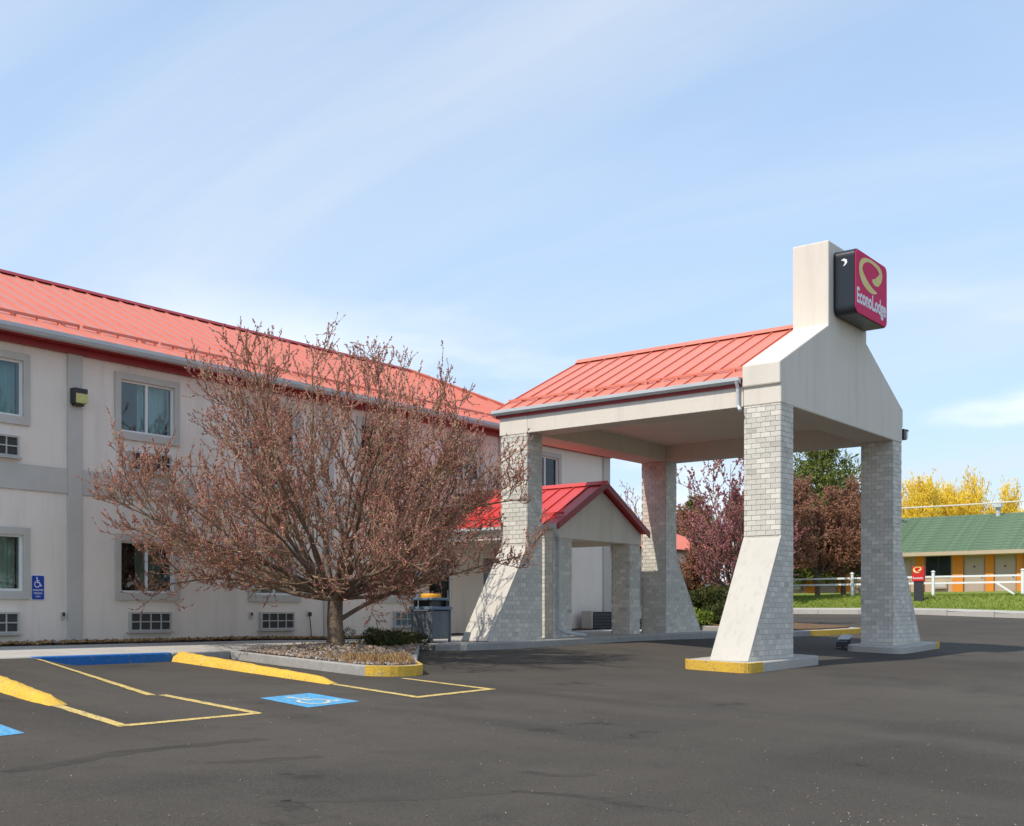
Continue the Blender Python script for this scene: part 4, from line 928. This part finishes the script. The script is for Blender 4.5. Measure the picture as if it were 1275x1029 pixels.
# the bare tree before the motel
bx, by = TB; bz = bedz(bx, by)-.05
rng = np.random.default_rng(21)
t = thing('budding_tree', (bx, by, bz), 'wide bare tree with reddish buds in the pebble bed before the motel', 'tree')
env = Env((bx-.33, by+.12, 3.95), 4.1, 3.95, 2.75, 2.35)
limbs = [(R(a)+rng.uniform(-.15, .15), R(e)) for a, e in [(0,14),(40,20),(75,18),(105,20),(124,10),(138,17),(160,13),(200,18),(238,16),(270,20),(300,9),(318,16),(335,12),(118,29),(142,31),(292,28),(315,33),(20,38),(80,42),(140,36),(195,40),(255,38),(310,42),(345,30),(45,62),(120,64),(185,60),(240,66),(300,62),(10,78),(160,80),(270,84)]]
L1, L2, L3, L4 = branch_tree((bx,by,bz), (bx,by,bz+1.02), env, limbs, .15, 13, 6, 3, .48, .27, rtw=.0044, up=(.03,.05,.12,.2), lr=(.26, .42), t0=.20)
low = grow(np.array([bx+.08, by-.06, bz+.55]), unit(np.array([.9,-.55,.42])), 2.3, 8, .05, .10); L1.append((low, .05, .01))
for i in range(14):
    q = low[rng.integers(2, 8)]; L2.append((grow(q, unit(np.array([.6,-.5,.5])+rng.normal(size=3)*.5), rng.uniform(.3, .8), 5, .08, .14), .012, .005))
    for j in range(3): L4.append((grow(L2[-1][0][rng.integers(1, 6)], unit(np.array([.4,-.3,.6])+rng.normal(size=3)*.6), .25, 4, .1, .14), .0042, .003))
trunk = np.array([(bx,by,bz-.08),(bx+.01,by,bz+.25),(bx-.01,by+.01,bz+.55),(bx,by,bz+.85),(bx+.01,by,bz+1.1)])
V, F_ = tubes([(trunk, .165, .135)], 14)
V = np.array(V); rr = rng.normal(size=len(V))*.007; cxy = np.array([bx, by]); d = V[:, :2]-cxy; V[:, :2] += d*rr[:, None]*4; V[:14, :2] += (V[:14, :2]-cxy)*.35
raw('trunk', V, F_, M['bark'], t, smooth=True)
V, F_ = tubes(L1, 7); raw('limbs', V, F_, M['bark'], t, smooth=True)
V, F_ = tubes(L2, 5); V2, F2 = tubes(L3+L4, 3); o_ = len(V); crown = raw('crown', V+V2, F_+[tuple(i+o_ for i in f) for f in F2], M['twig'], t)
P, D = bud_points(L3, .055, .008); P2, D2 = bud_points(L4, .05, .008); P = np.concatenate([P, P2]); D = np.concatenate([D, D2])
V, F_ = octa(P, D, rng.uniform(.032, .078, len(P)), rng.uniform(.008, .0165, len(P)))
tag(raw('buds', V, F_, M['bud'], crown), kind='stuff')
print('tree', len(L1), len(L2), len(L3), len(L4), len(P))

# low juniper beside the trunk
def clumps(cs, rad, per, L, W_, flat=1.0, updir=.4):
    P = []; D = []
    for c in cs:
        p = rng.normal(size=(per, 3)); p /= np.linalg.norm(p, axis=1)[:, None]+1e-9; r = rad*rng.uniform(.35, 1, (per, 1))**.6
        q = p*r; q[:, 2] *= flat; P.append(np.array(c)+q); D.append(p+rng.normal(size=(per, 3))*.4+np.array([0,0,updir]))
    P = np.concatenate(P); D = np.concatenate(D)
    return cards(P, L, W_, D)
jc = []
for i in range(90):
    s = random.random(); x = 16.0+2.0*s+random.uniform(-.25, .25); y = 16.05+.75*s+random.uniform(-.35, .35)
    jc.append((x, y, bedz(x, y)+random.uniform(.04, .26)*(1.1-.5*s)))
t = thing('juniper_shrub', (16.9, 16.4, bedz(16.9, 16.4)), 'low dark green spreading juniper beside the tree trunk', 'shrub')
V, F_ = clumps(jc, .16, 110, .075, .018, .7); raw('foliage', V, F_, M['juniper'], t)
V, F_ = tubes([(grow(np.array([16.9,16.4,bedz(16.9,16.4)-.05]), unit(np.array([math.cos(a),math.sin(a)*.4,.3])), .8, 5, .02, .1), .02, .006) for a in np.arange(0, 6.3, .8)], 5); raw('stems', V, F_, M['bark'], t)

def simple_tree(name, label, cat, base, h_trunk, env, nl, els, r, n2, n3, n4, l3, l4, rtw, bark, twigm, budm, step, bl, bw, group=None, up=(.06,.1,.16,.2), bjit=.02, card=False):
    base = np.array(base, float); t = thing(name, base, label, cat, group)
    fk = base+np.array([0,0,h_trunk]); limbs = [(2*math.pi*i/nl+rng.uniform(-.3, .3), R(rng.uniform(*els))) for i in range(nl)]
    A, B, C_, D_ = branch_tree(base, fk, env, limbs, r, n2, n3, n4, l3, l4, up=up, rtw=rtw, seg=(7,5,3,3))
    V, F_ = tubes([(np.array([base-[0,0,.2], base+[0,0,h_trunk*.5], fk]), r*1.15, r*.9)], 9); V2, F2 = tubes(A, 5); o_ = len(V)
    raw('trunk', V+V2, F_+[tuple(i+o_ for i in f) for f in F2], bark, t, smooth=True)
    V, F_ = tubes(B, 4); V2, F2 = tubes(C_+D_, 3); o_ = len(V); cr = raw('crown', V+V2, F_+[tuple(i+o_ for i in f) for f in F2], twigm, t)
    if budm:
        P, D = bud_points(C_+D_, step, bjit)
        if card: V, F_ = cards(P, bl, bw, D)
        else: V, F_ = octa(P, D, rng.uniform(.6, 1.3, len(P))*bl, rng.uniform(.6, 1.3, len(P))*bw)
        tag(raw('buds', V, F_, budm, cr), kind='stuff')
    return t
def ray(x, y, t):                                            # point at depth t along a line of sight, depth taken from what the thing stands behind
    a = (x-CAM[1])/CAM[0]; return ((.789+.615*a)*t, (.615-.789*a)*t, 1.49+(CAM[2]-y)/CAM[0]*t)
def at(x, t):
    u, n, _ = ray(x, 0, t); return u, n, T(u, n) if u > 52.4 else G(u, n)
# pink tree in the planting bed
rng = np.random.default_rng(5)
u, n, z = at(912, 40); z += .15
simple_tree('blossom_tree', 'pink-purple budding tree in the planting bed beyond the canopy', 'tree', (u,n,z), .9, Env((u,n,z+3.4), 2.5, 2.5, 3.0, 2.3), 11, (20,80), .11, 8, 6, 3, .55, .32, .007, M['bark'], M['twig'], M['pink'], .10, .10, .03)
# small bare tree seen between portico and rear pillar
u, n, z = at(792, 52)
simple_tree('bare_tree', 'slender bare tree behind the portico with a few dark buds', 'tree', (u,n,z), 1.4, Env((u,n,z+4.2), 2.0, 2.0, 2.6, 2.4), 8, (30,80), .10, 6, 5, 2, .6, .35, .007, M['bark'], M['twig'], M['pink'], .22, .09, .025)
# russet trees behind the rail fence
for i, (px, tt, top, wd, lab) in enumerate([(1018, 62, 602, 3.6, 'dense russet budding tree in front of the green-roofed motel, beside the pine'), (1050, 65, 616, 2.7, 'dense russet budding tree in front of the green-roofed motel, by the canopy pillar'), (962, 60, 610, 3.2, 'dense russet budding tree behind the pink blossom tree')]):
    u, n, z = at(px, tt); zt = ray(px, top, tt)[2]; zb_ = ray(px, 712, tt)[2]; zc = (zt+zb_)/2-.3
    simple_tree('russet_tree', lab, 'tree', (u,n,z), 1.3, Env((u,n,zc), wd, wd, zt-zc, zc-zb_+.2), 13, (5,80), .14, 9, 7, 4, .65, .42, .012, M['bark'], M['twig'], M['russet'], .09, .15, .05, bjit=.05, group='russet trees beyond the lot')
u, n, z = at(858, 60); zt = ray(858, 640, 60)[2]
simple_tree('russet_tree', 'rounded russet tree with a green-tipped top beyond the low red roof', 'tree', (u,n,z), 1.6, Env((u,n,(z+zt)/2+.6), 2.0, 2.0, zt-(z+zt)/2-.6, 2.6), 12, (10,80), .13, 8, 7, 4, .6, .4, .012, M['bark'], M['twig'], M['russet'], .09, .15, .05, bjit=.05, group='russet trees beyond the lot')
u, n, z = at(853, 42); z += .1
simple_tree('russet_shrub', 'tall russet twiggy shrub before the low red-roofed wing', 'shrub', (u,n,z), .3, Env((u,n,z+1.3), 1.3, 1.3, 1.6, 1.2), 12, (15,80), .05, 8, 6, 3, .4, .25, .007, M['bark'], M['twig'], M['russet'], .08, .09, .03, bjit=.03)
# evergreens
def pine(name, label, base, h, rad, mt, lay=12, per=420, L=.42, W_=.09):
    t = thing(name, base, label, 'tree'); base = np.array(base, float)
    V, F_ = tubes([(np.array([base-[0,0,.2], base+[0,0,h*.5], base+[0,0,h*.95]]), .16, .03)], 8); raw('trunk', V, F_, M['bark'], t)
    cs = []; br = []
    for k in range(lay):
        f = k/(lay-1); zz_ = h*(.14+.84*f); r_ = rad*(max(0, 1-f**2.2))**.6*(.55+.45*min(1, f*3))+.25
        nb = max(3, int(9*(1-f)+3))
        for i in range(nb):
            a = 2*math.pi*i/nb+random.uniform(-.4, .4)+k; rr_ = r_*random.uniform(.65, 1.1)
            tip = base+[math.cos(a)*rr_, math.sin(a)*rr_, zz_+random.uniform(-.25, .25)]
            br.append((np.array([base+[0,0,zz_-.15], (base+[0,0,zz_])*.5+tip*.5, tip]), .03, .01))
            for q in (.45, .72, 1.0): cs.append((base+[0,0,zz_-.1])*(1-q)+tip*q)
    V, F_ = tubes(br, 4); raw('branches', V, F_, M['bark'], t)
    V, F_ = clumps(cs, rad*.27, per//6, L, W_, .7, .3); raw('crown', V, F_, mt, t)
    return t
u, n, z = at(1024, 76); pine('pine_tree', 'tall green pine rising behind the russet trees', (u,n,z), ray(1024, 556, 76)[2]-z, 4.2, M['pine'], lay=13, per=620)
u, n, z = at(864, 66); pine('pine_tree', 'small green-topped conifer beyond the low red roof', (u,n,z), ray(864, 624, 66)[2]-z, 1.6, M['pine'], lay=9, per=360, L=.3, W_=.07)
# dark shrubs and boulders in the planting bed
for i, (px, tt, lab, sx_, h) in enumerate([(882, 39, 'dark green rounded shrub under the pink blossom tree', 1.1, 1.7), (898, 37.2, 'low olive shrub at the bed edge by the boulders', .7, .7), (868, 37.0, 'low bright green clump beside the rear pillar', .6, .45)]):
    u, n, z = at(px, tt); z += .15; t = thing('shrub', (u,n,z), lab, 'shrub'); cs = []
    for _ in range(60):
        a = random.uniform(0, 6.28); r_ = sx_*math.sqrt(random.random())*.8; cs.append((u+math.cos(a)*r_, n+math.sin(a)*r_, z+h*(.12+.75*random.random()*(1-.5*r_/sx_))))
    V, F_ = clumps(cs, .26, 90, .12, .05, .9); raw('foliage', V, F_, M['shrub_green'] if i < 2 else M['grass'], t)
    V, F_ = tubes([(grow(np.array([u,n,z-.1]), unit(np.array([math.cos(a),math.sin(a),.9])), h*.8, 4, .1, .1), .02, .006) for a in np.arange(0, 6.3, 1.0)], 5); raw('stems', V, F_, M['bark'], t)
import bmesh
def boulder(px, tt, s, lab):
    u, n, z = at(px, tt); z += .12; bm = bmesh.new(); bmesh.ops.create_icosphere(bm, subdivisions=2, radius=1)
    for v_ in bm.verts:
        k = 1+random.uniform(-.16, .16); v_.co = Vector((v_.co.x*s[0]*k, v_.co.y*s[1]*k, max(-.1, v_.co.z)*s[2]*k))
    me = bpy.data.meshes.new('boulder'); bm.to_mesh(me); bm.free(); me.materials.append(M['rock']); o = bpy.data.objects.new('boulder', me); place(o, (u,n,z+.06), None); tag(o, lab, 'boulder', 'boulders edging the planting bed')
boulder(873, 37.6, (.42,.36,.42), 'orange-brown boulder beside the rear pillar'); boulder(893, 37.6, (.36,.3,.38), 'tan boulder at the foot of the blossom tree'); boulder(884, 36.9, (.25,.22,.22), 'small rounded boulder between two larger ones')
# yellow willows beyond the green-roofed motel
for i, (px, tt, top, wd, lab) in enumerate([(1136, 96, 598, 4.4, 'golden yellow willow rising beside the canopy pillar'), (1186, 100, 606, 4.2, 'golden yellow willow behind the middle of the green roof'), (1226, 97, 594, 4.6, 'tallest golden yellow willow behind the green roof'), (1268, 104, 630, 3.2, 'lower golden yellow willow beside the roof vent')]):
    u, n, z = at(px, tt); zt = ray(px, top, tt)[2]; zc = z+(zt-z)*.55
    simple_tree('willow_tree', lab, 'tree', (u,n,z), 1.8, Env((u,n,zc), wd*.8, wd*.8, zt-zc, zc-z-1.2), 13, (38,84), .22, 9, 6, 3, 1.0, .9, .018, M['willow_bark'], M['willow'], M['willow'], .17, .34, .03, up=(.16,.24,.26,.22), bjit=.12, card=False, group='yellow willows behind the green roof')

# ------------------------------------------------------------------ low wing with a red roof
u0, u1, n0, n1 = 32.4, 43.5, 23.0, 31.0; zb = 1.0
t = thing('low_wing', ((u0+u1)/2, n0, zb), 'single-storey beige wing with a faded red roof behind the motel', 'building')
mb = wall_holes(u0, u1, .5, 3.95, n0, n0+.2, [(36.0,37.4,1.9,3.1),(39.6,41.0,1.9,3.1)]); mb.build('wall', M['stucco'], t)
mb = MB(); mb.box(u0, u0+.2, n0+.2, n1, .5, 3.95); mb.build('wall', M['stucco'], t); mb = MB(); mb.box(u1-.2, u1, n0+.2, n1, .5, 3.95); mb.build('wall', M['stucco'], t)
for c in (36.7, 40.3): window(t, c, 1.9, 3.1, .7, n0, 1, y_in=.2)
rf = MB(); rf.prism([(u0-.3,n0-.4,3.93),(u1+.3,n0-.4,3.93),(u1+.3,n1+.4,3.93),(u0-.3,n1+.4,3.93)], [(u0-.3,(n0+n1)/2-.02,5.6),(u1+.3,(n0+n1)/2-.02,5.6),(u1+.3,(n0+n1)/2+.02,5.6),(u0-.3,(n0+n1)/2+.02,5.6)]); rf = rf.build('roof', M['red'], t)
k = 24
for i in range(k):
    a = u0-.3+(u1-u0+.6)*i/k; b = a+(u1-u0+.6)/k
    seam_panel(rf, (a,n0-.42,3.99), (b,n0-.42,3.99), (b,(n0+n1)/2,5.67), (a,(n0+n1)/2,5.67), M['roof'])

# ------------------------------------------------------------------ the green-roofed motel across the grass
GU = 72.0; GA, GB = 6.0, 34.0
zg = lambda n: T(GU, n)
gz0 = 2.62
t = thing('green_roof_motel', (GU, 20, gz0), 'long low motel with green shingle roof and orange pilasters beyond the fence', 'building')
# bays along Y: doors, windows, orange piers
mb = MB(); mb.box(GU, GU+.25, GA, GB, gz0-.5, 5.35); mb.build('front_wall', M['tan'], t)
mb = MB(); mb.box(GU+.25, GU+9, GA, GA+.25, gz0-.5, 5.35); mb.build('end_wall', M['tan'], t); mb = MB(); mb.box(GU+.25, GU+9, GB-.25, GB, gz0-.5, 5.35); mb.build('end_wall', M['tan'], t)
def nAt(x, u):
    a = (x-CAM[1])/CAM[0]; return u*(.615-.789*a)/(.789+.615*a)
piers = []
for a, b in ((1274, 1266.5), (1238, 1227.5), (1200, 1186.5), (1151, 1141)): piers.append((nAt(a, GU), nAt(b, GU)))
per = (nAt(1186, GU)-nAt(1266, GU))
def pier(n0, n1): mb = MB(); mb.box(GU-.14, GU-.002, n0, n1, gz0, 5.15); mb.build('pier', M['orange'], t, bevel=.01)
def gdoor(n0, n1):
    mb = MB(); mb.box(GU-.06, GU-.002, n0, n1, gz0+.05, gz0+2.2); o = mb.build('door', M['door_tan'], t)
    mb = MB(); mb.box(GU-.075, GU-.061, n0+.06, n1-.06, gz0+.1, gz0+2.1); mb.build('door_leaf', M['door_tan'], o)
    mb = MB(); mb.tube((GU-.13, n0+.14, gz0+1.0), (GU-.08, n0+.14, gz0+1.0), .03); mb.box(GU-.085, GU-.076, (n0+n1)/2-.05, (n0+n1)/2+.05, gz0+1.6, gz0+1.7); mb.build('handle', M['dark'], o)
def gwin(n0, n1):
    mb = MB(); z0_, z1_ = gz0+1.05, gz0+2.35
    mb.box(GU-.05, GU-.002, n0, n1, z0_, z0_+.06); mb.box(GU-.05, GU-.002, n0, n1, z1_-.06, z1_); mb.box(GU-.05, GU-.002, n0, n0+.06, z0_+.06, z1_-.06); mb.box(GU-.05, GU-.002, n1-.06, n1, z0_+.06, z1_-.06); c = (n0+n1)/2; mb.box(GU-.05, GU-.002, c-.03, c+.03, z0_+.06, z1_-.06)
    o = mb.build('window', M['dark'], t)
    for a, b in ((n0+.06, c-.03), (c+.03, n1-.06)): mb = MB(); mb.box(GU-.03, GU-.02, a, b, z0_+.06, z1_-.06); mb.build('pane', M['glass'], o); mb = MB(); mb.box(GU-.015, GU-.003, a, b, z0_+.06, z1_-.06); mb.build('blind', M['ac_dark'], o)
    mb = MB(); mb.box(GU-.16, GU-.002, c-.55, c+.35, gz0+.35, gz0+.82); o2 = mb.build('air_conditioner', M['tan'], t); mb = MB(); mb.box(GU-.175, GU-.161, c-.48, c+.28, gz0+.42, gz0+.75); mb.build('louver_core', M['ac_frame'], o2)
for a, b in piers: pier(a, b)
gdoor(piers[0][1]+.06, piers[1][0]-.06); gdoor(piers[1][1]+.06, piers[2][0]-.06); gwin(piers[2][1]+.12, piers[3][0]-.1)
# further bays repeat behind the trees
q = piers[3][1]
for x in (1055.5, 1015.5): pier(nAt(x, GU)-.2, nAt(x-11, GU)+.05)
gdoor(nAt(1042, GU), nAt(1020, GU)-.1); gwin(nAt(1003, GU), nAt(975, GU)); gwin(nAt(1094, GU), nAt(1060, GU)); gdoor(nAt(1134, GU), nAt(1112, GU))
for k in range(1): pier(nAt(1290, GU), nAt(1280, GU)); gdoor(nAt(1312, GU), nAt(1291, GU)-.05)
mb = MB(); mb.slab((GU-.9,GB+.4,5.14),(GU-.9,GA-.4,5.14),(GU+4.5,GA-.4,7.78),(GU+4.5,GB+.4,7.78), .12); rg = mb.build('roof', M['green_roof'], t)
for k in range(14):                                          # shingle courses
    f0, f1 = k/14, (k+1)/14; xx = lambda f: GU-.93+5.43*f; z_ = lambda f: 5.145+2.64*f
    mb = MB(); mb.slab((xx(f0),GB+.42,z_(f0)+.030),(xx(f0),GA-.42,z_(f0)+.030),(xx(f1),GA-.42,z_(f1)+.018),(xx(f1),GB+.42,z_(f1)+.018), .03); mb.build('shingle_course', M['green_roof'], rg)
mb = MB(); mb.slab((GU+10.5,GA-.4,5.14),(GU+10.5,GB+.4,5.14),(GU+4.5,GB+.4,7.78),(GU+4.5,GA-.4,7.78), .12); mb.build('rear_slope', M['green_roof'], rg)
mb = MB(); mb.box(GU-1.0, GU-.935, GA-.4, GB+.4, 4.98, 5.20); mb.build('fascia', M['tan'], t)
mb = MB(); mb.box(GU-.93, GU-.002, GA-.3, GB+.3, 4.98, 5.02); mb.build('soffit', M['soffit'], t)
vn = nAt(1243, GU+4.2); mb = MB(); mb.tube((GU+4.2,vn,7.4), (GU+4.2,vn,8.15), .14); o = mb.build('roof_vent', M['gutter'], rg); mb = MB(); mb.tube((GU+4.2,vn,8.15), (GU+4.2,vn,8.45), .30, .26); mb.build('vent_cap', M['gutter'], o)
mb = MB(); mb.box(GU-1.4, GU-.005, GA, GB, gz0-.4, gz0+.04); mb.build('porch_slab', M['concrete'], t)
# ---- pavement edge, grass and rail fence
ns2 = ar(-30, 60, 2)+[60.]
v, f = grid([52.02,52.2,52.9,53.6], ns2, lambda u, n: T(max(u, 52.5), n)+.03); struct(raw('far_pavement', v, f, M['concrete'], smooth=True))
mb = MB()
for a, b in zip(ns2[:-1], ns2[1:]): mb.box(51.88, 52.03, a+.01, b-.01, g0(52, (a+b)/2)-.2, g0(52, (a+b)/2)+.21)
struct(mb.build('far_kerb', M['concrete']))
v, f = grid([53.55]+ar(53.8, 71, .8)+[71.], ns2, lambda u, n: T(u, n)+.03); struct(raw('grass_bank', v, f, M['grass'], smooth=True))
P = np.stack([rng.uniform(53.6, 60, 22000), rng.uniform(6, 34, 22000), np.zeros(22000)], 1); P[:, 2] = [T(a, b)+.07 for a, b in P[:, :2]]
D = rng.normal(size=P.shape)*.45; D[:, 2] = 1; V, F_ = cards(P, .16, .03, D)
tag(raw('grass', V, F_, M['grass']), 'short spring grass on the bank beyond the lot', 'grass', kind='stuff')
FU = 58.0
t = thing('rail_fence', (FU, 20, T(FU, 20)), 'white two-rail fence along the grass bank', 'fence')
posts = [nAt(1162, FU)-4.2*2, nAt(1162, FU)-4.2, nAt(1162, FU), nAt(1061, FU), nAt(1061, FU)+4.2, nAt(1061, FU)+8.4]
for p in posts:
    zb = T(FU, p); mb = MB(); mb.box(FU-.06, FU+.06, p-.065, p+.065, zb-.2, zb+1.22); po = mb.build('post', M['white'], t, bevel=.01)
    mb = MB(); mb.prism([(FU-.09,p-.1,zb+1.22),(FU+.09,p-.1,zb+1.22),(FU+.09,p+.1,zb+1.22),(FU-.09,p+.1,zb+1.22)], [(FU-.02,p-.02,zb+1.29),(FU+.02,p-.02,zb+1.29),(FU+.02,p+.02,zb+1.29),(FU-.02,p+.02,zb+1.29)]); mb.build('cap', M['white'], po)
for a, b in zip(posts[:-1], posts[1:]):
    for h in (.98, .66):
        mb = MB(); za, zb = T(FU, a)+h, T(FU, b)+h
        mb.prism([(FU-.025,a+.082,za-.045),(FU+.025,a+.082,za-.045),(FU+.025,a+.082,za+.045),(FU-.025,a+.082,za+.045)], [(FU-.025,b-.082,zb-.045),(FU+.025,b-.082,zb-.045),(FU+.025,b-.082,zb+.045),(FU-.025,b-.082,zb+.045)]); mb.build('rail', M['white'], t)
a = nAt(1238, FU-.2); b = nAt(1264, FU-.2); mb = MB(); mb.tube((FU-.1,a,T(FU,a)+.68), (FU-.3,b,T(FU,b)+.06), .05, k=4); mb.build('fallen_rail', M['white'], t)
# small red sign on a dark post
SU = 56.0; sn = nAt(1143.5, SU); zb = T(SU, sn)
t = thing('driveway_sign', (SU, sn, zb), 'small red sign with yellow swirl on a dark post before the fence', 'sign')
mb = MB(); mb.box(SU-.02, SU+.12, sn-.22, sn+.22, zb-.1, zb+1.0); mb.build('post', M['dark'], t)
mb = MB(); mb.box(SU-.06, SU+.14, sn-.29, sn+.29, zb+1.002, zb+1.72); p = mb.build('panel', M['sign_red2'], t, bevel=.01)
pts, wd = swirl(.54, .56); ribbon('swirl_logo', pts, [x*1.3 for x in wd], (SU-.068, sn+.28, zb+1.16), (0,-1,0), (0,0,1), M['sign_yellow'], p)
letter('lettering', 'EconoLodge', (SU-.068, sn+.24, zb+1.08), (0,-1,0), (0,0,1), .48, .13, M['sign_white'], p, .02)
# overhead cable in two spans from poles outside the view
a = np.array(ray(1420, 612, 62)); b = np.array(ray(700, 636, 74)); L = []
for i in range(41):
    s = i/40; p = a*(1-s)+b*s; p[2] -= .55*4*s*(1-s); L.append(p)
V, F_ = tubes([(np.array(L), .045, .045)], 5)
t = thing('overhead_cable', (a+b)/2, 'pale overhead cable strung past the yellow willows', 'cable'); raw('cable', V, F_, M['wire'], t)
for p in (a, b):
    z_ = T(p[0], p[1]); pt = MB(); pt.tube((p[0],p[1],z_-.3), (p[0],p[1],p[2]+.6), .16, .12); pt.build('pole', M['bark'], t)
